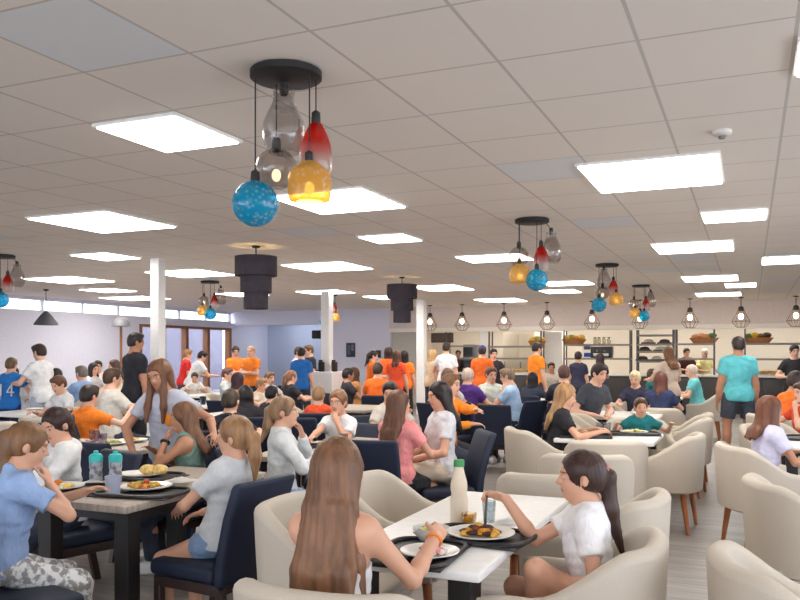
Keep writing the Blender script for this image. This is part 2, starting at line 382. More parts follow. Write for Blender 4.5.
A2 = [('round',-.12,2.44,.05),('jar',-.125,2.27,-.03),('drop',.085,2.42,-.02),('globe',.03,2.2,-.1),('bell',.19,2.52,.02)]
A3 = [('globe',-.13,2.2,-.05),('drop',.1,2.45,.02),('jar',.12,2.29,-.05),('round',-.05,2.38,.06),('bell',-.04,2.58,.02)]
cluster(286, 71, A1, 'largest coloured glass pendant cluster, near the viewer above the long haired girl')
cluster(532, 219, A2, 'middle coloured glass pendant cluster, amber jar and blue globe, right of centre')
cluster(607, 264, A3, 'third coloured glass pendant cluster, blue globe left of red and amber glass')
cluster(641, 285, A2, 'farthest right coloured glass pendant cluster, in front of the kitchen bulkhead')
cluster(2, 255, A2, 'coloured glass pendant cluster cut by the left edge of the picture')
cluster(210, 281, A2, 'small far coloured glass pendant cluster before the timber windows')
cluster(330, 294, A3, 'coloured glass pendant cluster hidden behind the second white column')
# ---------- black three tier drum pendants
def drum(px, py, s, label):
    x, y = at_ceil(px, py)
    t = thing('drum_pendant', label, 'pendant light', (x, y, CEIL), 0, 'black tiered drum pendants')
    z = -.13; m = M('cloth', (58,52,60)); i_ = M('paint', (200,170,110), .7)
    b_ = B(); lathe(b_, [(.05,0),(.05,-.02),(.008,-.03),(.008,-.3)], 16, closed=True); obj('ceiling_rose', b_, blk, t)
    for k, (r, h) in enumerate(((.255,.235),(.19,.205),(.148,.205))):
        b_ = B(); r *= s; h *= s
        lathe(b_, [(r,z),(r,z-h),(r-.008,z-h),(r-.008,z),(r,z)], 36); sh = obj('drum_shade', b_, m, t); z -= h - .004
    b_ = B(); blob(b_, (0,0,-.24), (.03,.03,.04), 12); obj('bulb', b_, emis((255,196,110), 8.0), t)
    l = bpy.data.lights.new('drum_glow', 'SPOT'); l.energy = 4; l.color = (1,.72,.34); l.spot_size = 1.75; l.spot_blend = .25; l.shadow_soft_size = .02
    lo = bpy.data.objects.new('uplight', l); put(lo, t, (0,0,-.3)); lo.rotation_euler = (PI, 0, 0)
drum(256, 246, 1.0, 'larger black three tier drum pendant below the blue glass globe')
drum(402, 277, 1.02, 'smaller black three tier drum pendant before the third white column')
# ---------- wire cage lamps along the bulkhead
def cage(px, label):
    a = (px-CX)/F; off = 1.0                       # hang one metre before the bulkhead
    ox, oy = rp(0, off); s = (a*oy - ox)/(VX - a*VY); x, y = ox+s*VX, oy+s*VY
    t = thing('cage_pendant', label, 'pendant light', (x, y, CEIL), 0, 'wire cage pendants before the servery')
    b_ = B(); lathe(b_, [(.06,0),(.06,-.02),(.01,-.03)], 16, closed=True); obj('ceiling_rose', b_, blk, t)
    b_ = B(); tube(b_, [(0,0,-.02),(0,0,-.23)], .008, 6); obj('cord', b_, blk, t)
    b_ = B(); lathe(b_, [(.02,-.21),(.055,-.23),(.06,-.31),(.04,-.33)], 16, closed=True); obj('socket', b_, blk, t)
    b_ = B(); P = [(.05,-.25),(.1,-.38),(.2,-.56),(.2,-.58),(.1,-.70)]
    for k in range(10):
        c, s_ = math.cos(k*PI/5), math.sin(k*PI/5); tube(b_, [(r*c, r*s_, z) for r, z in P], .0048, 5)
    for r, z in (P[1], P[2], P[4]): tube(b_, [(r*math.cos(i*PI/10), r*math.sin(i*PI/10), z) for i in range(21)], .0048, 5)
    obj('wire_cage', b_, M('metal', (120,100,90), .5, .3), t)
    b_ = B(); blob(b_, (0,0,-.45), (.055,.055,.07), 14); obj('bulb', b_, emis((255,222,176), 14.0), t)
for px, lab in ((430,'wire cage lamp half hidden by the third white column'),(462,'wire cage lamp first to the right of the third column'),(504,'wire cage lamp below the farthest left light panel of the servery'),(547,'wire cage lamp below the middle coloured pendant cluster'),(592,'wire cage lamp just under a far blue globe'),(640,'wire cage lamp behind the farthest coloured pendant cluster'),(690,'wire cage lamp above the steel rack, left of the man in teal'),(741,'wire cage lamp right above the man in teal'),(796,'wire cage lamp at the right edge of the picture')): cage(px, lab)
# left side lamps
Y = 16.4; x = xat(46, Y)
t = thing('cone_pendant', 'dark grey cone pendant hanging before the pale left wall', 'pendant light', (x, Y, CEIL))
b_ = B(); lathe(b_, [(.05,0),(.05,-.03),(.01,-.04)], 14, closed=True); obj('ceiling_rose', b_, blk, t)
b_ = B(); tube(b_, [(0,0,-.02),(0,0,-.5)], .008, 6); obj('cord', b_, blk, t)
b_ = B(); lathe(b_, [(.03,-.45),(.05,-.47),(.10,-.52),(.22,-.68),(.24,-.73),(.23,-.73),(.09,-.53),(.03,-.47)], 28); obj('shade', b_, M('paint', (70,70,76), .6), t)
Y = 17.2; x = xat(121, Y)
t = thing('floor_lamp', 'floor lamp with grey dome shade on a thin wooden stem by the left wall', 'lamp', (x, Y, 0))
b_ = B(); lathe(b_, [(.2,0),(.2,.02),(.03,.04)], 24, closed=True); obj('base', b_, blk, t)
b_ = B(); tube(b_, [(0,0,.03),(0,0,2.12)], .028, 10); obj('stem', b_, M('wood', (150,104,70), .5), t)
b_ = B(); lathe(b_, [(.03,2.28),(.08,2.27),(.18,2.17),(.2,2.07),(.19,2.07),(.17,2.15),(.03,2.25)], 28); obj('shade', b_, M('paint', (118,118,124), .5), t)
# ---------- recess and wall fittings
x, y = C0[0]+2.2*VX+1.3*UX, C0[1]+2.2*VY+1.3*UY
t = thing('bench_sofa', 'low black sofa inside the blue grey recess', 'sofa', (x, y, 0), ROT)
b_ = B(); box(b_, -1.2, 1.2, -.4, .4, .1, .45, .04); obj('seat', b_, M('upholstery', (34,34,38), .7), t)
b_ = B(); box(b_, -1.2, 1.2, .22, .42, .45, .95, .05); obj('backrest', b_, M('upholstery', (34,34,38), .7), t)
for sx in (-1.1, 1.1):
    for sy in (-.3, .3): b_ = B(); box(b_, sx-.03, sx+.03, sy-.03, sy+.03, 0, .1); obj('leg', b_, blk, t)
def wall_item(px, py, w, h, d, name, label, cat, col, parts=None):
    a = (px-CX)/F; s = (a*C0[1]-C0[0])/(VX-a*VY); x, y = C0[0]+s*VX, C0[1]+s*VY; z = EYE+(HY-py)/F*y
    t = thing(name, label, cat, (x, y, z), ROT)
    b_ = B(); box(b_, -w/2, w/2, -d, -.002, -h/2, h/2, min(.01, d/4)); obj('frame', b_, M('paint', col, .5), t)
    for (nm, x0, x1, z0, z1, c) in parts or ():
        b_ = B(); box(b_, x0, x1, -d-.004, -d+.002, z0, z1); obj(nm, b_, M('print', c), t, smooth=False)
wall_item(351, 350, .3, .42, .03, 'notice_frame', 'dark framed notice on the white wall between the columns', 'picture frame', (52,56,70), [('notice_sheet', -.11, -.01, -.15, .16, (96,104,124)), ('notice_sheet', .02, .11, -.02, .16, (120,126,142))])
wall_item(379, 354, .14, .22, .08, 'intercom', 'small black wall intercom beside the orange shirted group', 'intercom', (36,36,42), [('keypad', -.04, .04, -.06, .06, (70,72,80))])
x, y = xat(316.5, 24.4), 24.4
t = thing('wall_speaker', 'small round black speaker inside the recess beside the second column', 'speaker', (x, y, 2.06), ROT)
b_ = B(); box(b_, -.12, .12, -.1, .1, -.13, .13, .03); obj('cabinet', b_, blk, t)
b_ = B(); box(b_, -.02, .02, .1, 1.2, -.02, .02); obj('bracket', b_, blk, t)
for px, lab in ((321.5,'black hand sanitiser dispenser on the left side of the second column'),(334.5,'black hand sanitiser dispenser on the right side of the second column')):
    Y = 16.45; x = xat(px, Y); t = thing('dispenser', lab, 'dispenser', (x, Y, 1.12), ROT)
    b_ = B(); box(b_, -.05, .05, -.06, .06, 0, .2, .02); obj('bottle', b_, blk, t)
    b_ = B(); box(b_, -.02, .02, -.09, .02, .2, .24, .008); obj('pump', b_, blk, t)
# ---------- servery and kitchen (room frame: s along the wall, y = depth behind it)
def kp(px, d):                       # point on the sight line through column px, d metres behind the servery line
    a = (px-CX)/F; ox, oy = rp(0, -d); s = (a*oy-ox)/(VX-a*VY); return ox+s*VX, oy+s*VY, s
steel = M('metal', (196,194,190), .35, .85); dsteel = M('metal', (90,88,88), .4, .7); msteel = M('paint', (142,136,130), .5); white = M('paint', (240,237,232), .45)
def kbox(name, label, cat, px0, px1, d0, d1, z0, z1, mat, group=None, bev=.01, extra=None):
    x0, y0, s0 = kp(px0, d0); x1, y1, s1 = kp(px1, d0); w = s1-s0
    t = thing(name, label, cat, (x0, y0, z0), ROT, group)
    b_ = B(); box(b_, 0, w, 0, d1-d0, 0, z1-z0, bev); obj('body', b_, mat, t)
    if extra: extra(t, w, d1-d0, z1-z0)
    return t
def doors(n, m, knob=True):
    def f(t, w, d, h):
        for k in range(n):
            b_ = B(); box(b_, w*k/n+.015, w*(k+1)/n-.015, -.02, -.001, .08, h-.06, .005); dd = obj('door', b_, m, t)
            if knob: b_ = B(); box(b_, w*k/n+.05, w*k/n+.07, -.045, -.021, h*.5, h*.5+.18, .004); obj('handle', b_, dsteel, dd)
    return f
dk = M('paint', (64,60,60), .5)
kbox('servery_counter', 'left servery counter beside the third white column', 'counter', 432, 488, 0, .7, 0, .9, dk, 'servery counters', .01, doors(3, dk))
kbox('servery_counter', 'middle servery counter behind the man in light blue', 'counter', 489, 560, 0, .7, 0, .9, dk, 'servery counters', .01, doors(4, dk))
kbox('servery_counter', 'servery counter in front of the steel rack', 'counter', 562, 700, 0, .7, 0, .9, dk, 'servery counters', .01, doors(6, dk))
kbox('servery_counter', 'right servery counter behind the man in teal', 'counter', 701, 806, 0, .7, 0, .9, dk, 'servery counters', .01, doors(5, dk))
kbox('worktop', 'pale continuous worktop running along the whole servery', 'worktop', 431, 807, -.06, .76, .902, .945, white)
kbox('fridge', 'tall white fridge behind the servery, right of the man in orange', 'fridge', 544, 562, .95, 1.65, 0, 2.1, white, None, .02, doors(1, white))
kbox('tall_cupboard', 'tall cream cupboard behind the left servery counter', 'cupboard', 503, 535, 1.6, 2.2, 0, 2.12, M('paint', (226,214,192), .6), None, .01, doors(2, M('paint', (226,214,192), .6)))
kbox('kitchen_bench', 'steel bench at the back of the kitchen', 'bench', 640, 800, 2.5, 3.2, 0, .9, steel, None, .01, doors(5, steel))
def shelf_unit(px0, px1, d, label, zs, depth=.34, zt=2.1):
    x0, y0, s0 = kp(px0, d); x1, y1, s1 = kp(px1, d); w = s1-s0
    t = thing('steel_shelf', label, 'shelf', (x0, y0, .946), ROT, 'steel shelf units over the servery')
    for z in zs: b_ = B(); box(b_, 0, w, 0, depth, z-.946-.05, z-.946, .004); obj('shelf_board', b_, msteel, t)
    for xx in (0, w):
        for yy in (0, depth-.035): b_ = B(); box(b_, xx-.018, xx+.018, yy, yy+.036, 0, zt-.946); obj('post', b_, dsteel, t)
    return t, s0, w
shelf_unit(446, 486, .3, 'steel shelf at the left end of the servery, above the white shirted man', (1.37,1.72))
shelf_unit(489, 541, .3, 'steel shelf above the man in the light blue shirt', (1.37,1.70))
shelf_unit(564, 630, .3, 'steel shelf with the bread basket and blue signs', (1.37,1.74))
shelf_unit(637, 673, .3, 'steel rack of dark oven trays in the middle of the servery', (1.3,1.55,1.74,1.98))
shelf_unit(676, 714, .3, 'steel shelf just left of the man in teal', (1.37,1.75))
shelf_unit(745, 803, .3, 'steel shelf right of the man in teal', (1.37,1.75))
def kitem(name, label, cat, px, d, z, build, group=None):
    x, y, s = kp(px, d); t = thing(name, label, cat, (x, y, z), ROT, group); build(t); return t
def basket(cols, w=.34):
    def f(t):
        b_ = B(); lathe(b_, [(w*.72,0),(w,.13),(w-.02,.13),(w*.7,.02)], 20, closed=True, scale=(1,.45)); obj('bowl', b_, M('wood', (176,120,72), .7), t)
        for k, c in enumerate(cols):
            b_ = B(); a = -1 + 2*(k+.5)/len(cols); blob(b_, (a*w*.75, random.uniform(-.05,.05), .16+.03*(k % 2)), (.11,.1,.075), 10, .1); obj('bread_roll' if c[0] > 180 and c[1] < 200 else 'fruit', b_, M('food', c), t)
    return f
kitem('bread_basket', 'basket of fruit and bread on the shelf above the blue signs', 'basket', 574, .46, 1.742, basket([(222,176,70),(150,160,60),(200,120,60),(226,190,90)]), 'food baskets on the servery shelves')
kitem('bread_basket', 'small basket behind the head of the standing man in orange', 'basket', 537, .46, 1.702, basket([(214,180,60),(180,160,70),(222,190,90)], .26), 'food baskets on the servery shelves')
kitem('bread_basket', 'basket of bread with green leaves left of the man in teal', 'basket', 704, .46, 1.752, basket([(206,140,90),(222,160,110),(216,150,100),(90,130,50)], .36), 'food baskets on the servery shelves')
kitem('bread_basket', 'fruit basket right above the head of the man in teal', 'basket', 758, .46, 1.752, basket([(90,130,50),(222,180,50),(120,80,50),(80,60,44)], .36), 'food baskets on the servery shelves')
def coffee(t):
    b_ = B(); box(b_, -.28, .28, 0, .3, 0, .3, .02); obj('body', b_, M('paint', (40,40,44), .4), t)
    b_ = B(); box(b_, -.2, .2, -.03, .0, .04, .12, .01); obj('drip_tray', b_, steel, t)
    for k in (-.1,.1): b_ = B(); tube(b_, [(k,-.002,.2),(k,-.08,.17)], .015, 8); obj('spout', b_, steel, t)
kitem('coffee_machine', 'black coffee machine beside the blue signs on the servery', 'coffee machine', 601, .34, 1.372, coffee)
def sign(w, h, c):
    def f(t):
        b_ = B(); box(b_, -w/2, w/2, 0, .02, 0, h); obj('board', b_, white, t, smooth=False)
        b_ = B(); box(b_, -w*.42, w*.42, -.004, .0, h*.15, h*.85); obj('print', b_, M('print', c), t, smooth=False)
    return f
kitem('servery_sign', 'upper small blue and white sign standing on the servery shelf', 'sign', 587, .42, 1.57, sign(.2,.13,(90,100,140)))
kitem('servery_sign', 'lower blue lettered sign standing on the servery shelf', 'sign', 588, .36, 1.372, sign(.26,.16,(50,80,170)))
def board(t):
    b_ = B(); box(b_, -.34, .34, 0, .04, -.14, .14, .008); obj('panel', b_, M('paint', (70,58,54), .5), t)
    b_ = B(); box(b_, -.3, .3, -.004, .0, -.1, .1); obj('print', b_, M('print', (92,76,70)), t, smooth=False)
kitem('menu_board', 'dark brown menu board hanging high at the left of the servery', 'menu board', 442, .5, 1.94, board)
x, y, s = kp(483, .1)
b_ = B(); box(b_, -.09, .09, 0, .14, .946, 2.18, .006); struct('column', b_, M('paint', (238,237,236), .6), (x, y, 0), ROT)
kbox('hot_cupboard', 'dark glazed hot cupboard beside the white shirted standing man', 'cupboard', 463, 473, 1.2, 1.7, 0, 1.75, M('paint', (66,72,86), .3), None, .01, doors(1, M('paint', (50,56,70), .2)))
for k, (px, z) in enumerate(((642,1.302),(656,1.302),(668,1.302),(644,1.552),(660,1.552),(648,1.742),(664,1.742))):
    def tr_(t):
        b_ = B(); box(b_, -.17, .17, 0, .3, 0, .035, .006); box(b_, -.15, .15, .02, .28, .034, .036); obj('pan', b_, dsteel, t)
        b_ = B(); blob(b_, (0, .15, .06), (.13,.11,.06), 12, .15); obj('food', b_, M('food', random.choice(((120,80,56),(70,52,44),(200,190,176)))), t)
    kitem('oven_tray', ('left tray on the lowest rack board','middle tray on the lowest rack board','right tray on the lowest rack board','left tray on the second rack board','right tray on the second rack board','left tray on the third rack board','right tray on the third rack board')[k] + ' of the steel rack', 'tray', px, .32, z, tr_, 'oven trays in the steel rack')
for k, (px, lab) in enumerate(((765,'large platter of pastries on the counter right of the man in teal'),(668,'platter of sandwiches on the counter behind the steel rack'),(520,'platter of food on the counter above the light blue shirt'))):
    def pl_(t):
        b_ = B(); lathe(b_, [(.3,0),(.36,.03),(.34,.035),(.28,.012)], 24, closed=True, scale=(1,.6)); obj('platter', b_, white, t)
        b_ = B()
        for q in range(16): blob(b_, (random.uniform(-.24,.24), random.uniform(-.12,.12), .05+random.random()*.05), (.06,.05,.035), 7, .2)
        f = obj('pastries', b_, M('food', (222,180,110)), t); f['kind'] = 'stuff'
    kitem('food_platter', lab, 'platter', px, .15, .947, pl_, 'platters on the servery counter')
for k, px in enumerate((595,599,604,609)):
    def jr_(t):
        b_ = B(); lathe(b_, [(.045,0),(.05,.02),(.05,.13),(.035,.15)], 12, closed=True); obj('glass', b_, M('glass', (220,215,205), .1), t)
        b_ = B(); lathe(b_, [(.04,.15),(.04,.18)], 12, closed=True); obj('lid', b_, dsteel, t)
    kitem('storage_jar', ('first','second','third','fourth')[k] + ' glass jar from the bread basket on the shelf above the blue signs', 'jar', px, .45, 1.742, jr_, 'jars on the servery shelf')
# ================= FURNITURE =================
CREAM = M('upholstery', (200,189,174), .62); NAVY = M('upholstery', (25,34,58), .6); OAK = M('wood', (166,98,52), .45); DARKW = M('wood', (50,34,32), .5)
def sstep(a, b, x):
    x = min(1, max(0, (x-a)/(b-a))); return x*x*(3-2*x)
def tub_shell():
    bm = B(); W, BK, FR = .315, -.33, .27
    path = []
    for i in range(6): path.append((W, FR - (FR+.02)*i/6))
    n = 26
    for i in range(n+1):
        a = PI*i/n; c, s = math.cos(a), math.sin(a); e = .72
        path.append((W*math.copysign(abs(c)**e, c), -.02 + (BK+.02)*abs(s)**e))
    for i in range(6): path.append((-W, -.02 + (FR+.02)*(i+1)/6))
    L = [0]
    for p, q in zip(path[:-1], path[1:]): L.append(L[-1]+math.dist(p, q))
    mid = L[-1]/2; rings = []
    for i, p in enumerate(path):
        a = path[max(0, i-1)]; b = path[min(len(path)-1, i+1)]
        tx, ty = b[0]-a[0], b[1]-a[1]; l = math.hypot(tx, ty); nx, ny = -ty/l, tx/l
        if nx*p[0]+ny*p[1] < 0: nx, ny = -nx, -ny
        u = abs(L[i]-mid)
        zt = .63 + .185*(1-sstep(.24, .62, u)); th = .075 - .012*sstep(.3, .8, u)
        edge = min(i, len(path)-1-i); k = (.45, .8, 1)[min(edge, 2)]
        th2 = th*k; zt -= (1-k)*.03
        def q(off, z): return bm.verts.new((p[0]+nx*off, p[1]+ny*off, z))
        fl = .03*(zt-.33)/.5                       # outward flare towards the rim
        sec = [(-.03, .335), (0.004, .35), (fl*.5+.004, (zt+.33)/2), (fl, zt-.035)]
        for j in range(7):
            a_ = PI*j/6; sec.append((fl - th2/2 + th2/2*math.cos(a_), zt-.033 + .033*math.sin(a_)))
        sec += [(fl-th2, zt-.06), (fl*.5-th2, .55), (-th2, .40), (-th2, .335)]
        rings.append([q(o, z) for o, z in sec])
    m = len(rings[0])
    for a, b in zip(rings[:-1], rings[1:]):
        for j in range(m): bm.faces.new((a[j], a[(j+1) % m], b[(j+1) % m], b[j]))
    bm.faces.new(rings[0]); bm.faces.new(rings[-1][::-1])
    bmesh.ops.recalc_face_normals(bm, faces=bm.faces)
    return bm
TUBG, NAVG = 'cream tub chairs', 'navy dining chairs'
def make_tub():
    t = thing('tub_chair', 'x', 'chair', (0,0,0), 0, TUBG)
    obj('backrest', tub_shell(), CREAM, t)
    b_ = B(); box(b_, -.262, .262, -.27, .285, .335, .40, .02, 2); box(b_, -.25, .25, -.26, .295, .39, .465, .034, 3); obj('seat', b_, CREAM, t)
    for sx in (-1, 1):
        for sy, y0, y1 in ((1, .2, .25), (-1, -.2, -.27)):
            b_ = B(); tube(b_, [(sx*.215, y0*1.05, .345), (sx*.228, y1*.95, 0)], .027, 10, .015); obj('leg', b_, OAK, t)
    return t
def make_navy():
    t = thing('dining_chair', 'x', 'chair', (0,0,0), 0, NAVG)
    def lean(c): k = (c.z-.36)/.5; return (c.x*(1-.04*k), c.y - .09*k*abs(k) - .03*k + .025*(1-(c.x/.24)**2)*-1*k, c.z)
    b_ = B(); n = 8
    for k in range(1): box(b_, -.235, .235, -.25, -.185, .33, .86, .026, 3)
    bmesh.ops.bisect_plane(b_, geom=b_.verts[:]+b_.edges[:]+b_.faces[:], plane_co=(0,0,.5), plane_no=(0,0,1))
    bmesh.ops.bisect_plane(b_, geom=b_.verts[:]+b_.edges[:]+b_.faces[:], plane_co=(0,0,.68), plane_no=(0,0,1))
    for v in b_.verts: v.co = Vector(lean(v.co))
    obj('backrest', b_, NAVY, t)
    b_ = B(); box(b_, -.24, .24, -.19, .25, .345, .43, .03, 3); obj('seat', b_, NAVY, t)
    b_ = B(); box(b_, -.225, .225, -.225, .225, .29, .345, .006); obj('seat_frame', b_, DARKW, t)
    for sx in (-1, 1):
        b_ = B(); box(b_, sx*.205-.022, sx*.205+.022, .18, .225, 0, .30, .005, 1, lambda c: (c.x*(1+.0), c.y, c.z)); obj('leg', b_, DARKW, t)
        b_ = B(); box(b_, sx*.205-.022, sx*.205+.022, -.235, -.19, 0, .33, .005, 1, lambda c: (c.x, c.y-.07*(1-c.z/.33), c.z)); obj('leg', b_, DARKW, t)
    return t
PROTO = {}
def chair(kind, X, Y, a, label):
    """a: facing, degrees clockwise from straight away from the viewer"""
    rz = -math.radians(a)
    if kind not in PROTO:
        t = (make_tub if kind == 'tub' else make_navy)(); t.location = (X, Y, 0); t.rotation_euler = (0,0,rz); t['label'] = label; PROTO[kind] = t
        return t
    return dup(PROTO[kind], (X, Y, 0), rz, label)
TOPW = M('laminate', (240,238,235), .35); TOPG = M('wood', (176,164,152), .5); BLK = M('paint', (30,27,27), .5)
def table(X, Y, w, l, label, kind='white', a=23.5, h=.74):
    """w across, l along the direction a"""
    t = thing('dining_table', label, 'table', (X, Y, 0), -math.radians(a), 'white cafe tables' if kind == 'white' else 'dark cafe tables')
    b_ = B(); box(b_, -w/2, w/2, -l/2, l/2, h-.038, h, .008, 2); obj('tabletop', b_, TOPW if kind == 'white' else TOPG, t)
    b_ = B(); ix, iy = w/2-.10, l/2-.12
    for sy in (-1, 1): box(b_, -ix, ix, sy*iy*(.6 if kind == 'white' else 1)-.02, sy*iy*(.6 if kind == 'white' else 1)+.02, h-.1, h-.039)
    for sx in (-1, 1): box(b_, sx*ix-.02, sx*ix+.02, -iy, iy, h-.1, h-.039)
    obj('apron', b_, BLK, t, smooth=False)
    for sx in (-1, 1):
        for sy in (-1, 1):
            b_ = B(); box(b_, sx*ix-.045, sx*ix+.045, sy*iy-.045, sy*iy+.045, 0, h-.0385, .004); obj('leg', b_, BLK, t, smooth=False)
    return t
# ---------- tableware
CHINA = M('china', (240,238,234), .25); TRAYM = M('plastic', (44,42,44), .45)
TH = .74
def tray(X, Y, a, label, w=.30, l=.42):
    t = thing('serving_tray', label, 'tray', (X, Y, TH+.001), -math.radians(a), 'black serving trays')
    b_ = B(); box(b_, -w/2, w/2, -l/2, l/2, 0, .008, .003); obj('base', b_, TRAYM, t)
    b_ = B(); n = 40; P = []
    for i in range(n):
        q = 2*PI*i/n; c, s = math.cos(q), math.sin(q); P.append((w/2*math.copysign(abs(c)**.45, c), l/2*math.copysign(abs(s)**.45, s), .014))
    tube(b_, P+[P[0]], .009, 6, None, False); obj('rim', b_, TRAYM, t)
    return TH + .009
def plate(X, Y, z, label, r=.13):
    t = obj('dinner_plate', lathe(B(), [(0.001,.004),(r*.6,.004),(r*.7,.008),(r,.02),(r,.024),(r*.68,.012),(r*.6,.009),(0.001,.009)], 32), CHINA, None, (X, Y, z))
    tag(t, label, 'plate', 'white dinner plates'); return z + .009
def food(X, Y, z, cols, label, name='food_serving', r=.07, n=34, hgt=.04):
    t = thing(name, label, 'food', (X, Y, z)); per = {}
    for k in range(n):
        c = cols[k % len(cols)]; b_ = per.setdefault(c, B())
        q = random.random()*6.28; d = r*math.sqrt(random.random())
        blob(b_, (d*math.cos(q), d*math.sin(q), .008+hgt*(1-d/r)*random.random()), (.016+.012*random.random(), .012+.01*random.random(), .008+.006*random.random()), 8, .2)
    for k, (c, b_) in enumerate(per.items()):
        f = obj('food_pieces', b_, M('food', c), t); f['kind'] = 'stuff'
def lath_thing(name, label, cat, X, Y, z, parts, group=None):
    t = thing(name, label, cat, (X, Y, z), 0, group)
    for nm, prof, m in parts: obj(nm, lathe(B(), prof, 20, closed=True), m, t)
    return t
def cup(X, Y, z, label, col=(225,228,232), h=.1, r=.034, liquid=None, opaque=False):
    p = [('glass', [(r*.8,0),(r,h),(r*.94,h),(r*.74,.006)], M('plastic', col, .35) if opaque else M('glass', col, .1))]
    if liquid: p.append(('drink', [(r*.74,.007),(r*.86,h*.62)], M('food', liquid)))
    lath_thing('drinking_glass', label, 'glass', X, Y, z, p, 'drinking glasses')
def sport_bottle(X, Y, z, label):
    lath_thing('water_bottle', label, 'bottle', X, Y, z, [('body', [(.034,0),(.037,.01),(.037,.055),(.033,.07),(.037,.085),(.037,.118)], M('print', (150,150,158), .3)),
        ('cap', [(.039,.118),(.039,.152),(.03,.164),(.014,.168),(.014,.182),(.008,.184)], M('paint', (40,178,176), .4))], 'teal capped water bottles')
def napkin(X, Y, z, label, a=20, s=.11):
    b_ = B(); n = 5
    vs = [[b_.verts.new(((i/n-.5)*s*1.2, (j/n-.5)*s, .006+.02*random.random()*(1 if 0 < i < n and 0 < j < n else .3))) for j in range(n+1)] for i in range(n+1)]
    for i in range(n):
        for j in range(n): b_.faces.new((vs[i][j], vs[i+1][j], vs[i+1][j+1], vs[i][j+1]))
    r = bmesh.ops.solidify(b_, geom=b_.faces[:], thickness=.003)
    o = obj('paper_napkin', b_, M('paper', (242,240,238), .9), None, (X, Y, z), -math.radians(a)); tag(o, label, 'napkin', 'paper napkins')
# ================= PEOPLE =================
V3 = lambda *a: np.array(a, dtype=float)
def nrm(v): return v/(np.linalg.norm(v)+1e-9)
def Rx(a): c, s = math.cos(a), math.sin(a); return np.array([[1,0,0],[0,c,-s],[0,s,c]])
def Ry(a): c, s = math.cos(a), math.sin(a); return np.array([[c,0,s],[0,1,0],[-s,0,c]])
def Rz(a): c, s = math.cos(a), math.sin(a); return np.array([[c,-s,0],[s,c,0],[0,0,1]])
I3 = np.eye(3)
# --- a shape is a list of primitives blended into one distance field, then skinned as one continuous mesh
def cap(a, b, ra, rb, k=.02, cuts=(), op='u'): return dict(t='c', a=np.asarray(a, float), b=np.asarray(b, float), ra=ra, rb=rb, k=k, cuts=cuts, op=op)
def ell(c, r, R=I3, k=.02, cuts=(), op='u'): return dict(t='e', c=np.asarray(c, float), r=np.asarray(r, float), R=R, k=k, cuts=cuts, op=op)
def half(p, n): return dict(t='h', p=np.asarray(p, float), n=nrm(np.asarray(n, float)), op='cut')   # keep the side n points away from
def pbox(p):
    if p['t'] == 'c': return np.minimum(p['a']-p['ra'], p['b']-p['rb']), np.maximum(p['a']+p['ra'], p['b']+p['rb'])
    e = np.sqrt(((p['R']*p['r'])**2).sum(1)); return p['c']-e, p['c']+e
def skin(prims, h, wob=None):
    us = [p for p in prims if p['op'] == 'u']
    lo = np.min([pbox(p)[0] for p in us], 0) - 3*h; hi = np.max([pbox(p)[1] for p in us], 0) + 3*h
    n = np.ceil((hi-lo)/h).astype(int)+1
    ax = [(lo[i] + h*np.arange(n[i])).astype(np.float32) for i in range(3)]
    D = np.full(n, .06, np.float32)
    for p in prims:
        if p['op'] == 'cut':
            nn = p['n']; q = (ax[0]-p['p'][0])[:,None,None]*nn[0] + (ax[1]-p['p'][1])[None,:,None]*nn[1] + (ax[2]-p['p'][2])[None,None,:]*nn[2]
            np.maximum(D, q.astype(np.float32), out=D); continue
        a, b = pbox(p); mg = p['k'] + 3*h
        i0 = np.clip(np.floor((a-mg-lo)/h).astype(int), 0, n); i1 = np.clip(np.ceil((b+mg-lo)/h).astype(int)+1, 0, n)
        if (i1 <= i0).any(): continue
        sl = tuple(slice(i0[i], i1[i]) for i in range(3))
        x = ax[0][sl[0]][:,None,None]; y = ax[1][sl[1]][None,:,None]; z = ax[2][sl[2]][None,None,:]
        if p['t'] == 'c':
            ab = p['b']-p['a']; L2 = float(ab@ab)+1e-12; A = p['a']
            px, py, pz = x-np.float32(A[0]), y-np.float32(A[1]), z-np.float32(A[2])
            t = np.clip((px*np.float32(ab[0])+py*np.float32(ab[1])+pz*np.float32(ab[2]))/np.float32(L2), 0, 1)
            d = np.sqrt((px-t*np.float32(ab[0]))**2+(py-t*np.float32(ab[1]))**2+(pz-t*np.float32(ab[2]))**2) - (np.float32(p['ra'])+t*np.float32(p['rb']-p['ra']))
        else:
            C, R, r = p['c'], p['R'].astype(np.float32), p['r'].astype(np.float32)
            px, py, pz = x-np.float32(C[0]), y-np.float32(C[1]), z-np.float32(C[2])
            s1 = s2 = 0
            for i in range(3):
                q = (px*R[0,i]+py*R[1,i]+pz*R[2,i])/r[i]; s1 = s1 + q*q; s2 = s2 + (q/r[i])**2
            s1 = np.sqrt(s1); d = s1*(s1-1)/(np.sqrt(s2)+1e-6)
        for cp, cn in p['cuts']:
            q = (x-np.float32(cp[0]))*np.float32(cn[0]) + (y-np.float32(cp[1]))*np.float32(cn[1]) + (z-np.float32(cp[2]))*np.float32(cn[2])
            d = np.maximum(d, q)
        S = D[sl]; k = np.float32(max(p['k'], 1e-4))
        if p['op'] == 'u':
            g = np.maximum(k-np.abs(S-d), 0)/k; D[sl] = np.minimum(S, d) - g*g*k*np.float32(.25)
        else:
            g = np.maximum(k-np.abs(S+d), 0)/k; D[sl] = np.maximum(S, -d) + g*g*k*np.float32(.25)
    if wob is not None: D += wob(ax[0][:,None,None], ax[1][None,:,None], ax[2][None,None,:]).astype(np.float32)
    D[0] = D[-1] = .05; D[:,0] = D[:,-1] = .05; D[:,:,0] = D[:,:,-1] = .05
    return nets(D, lo, h)
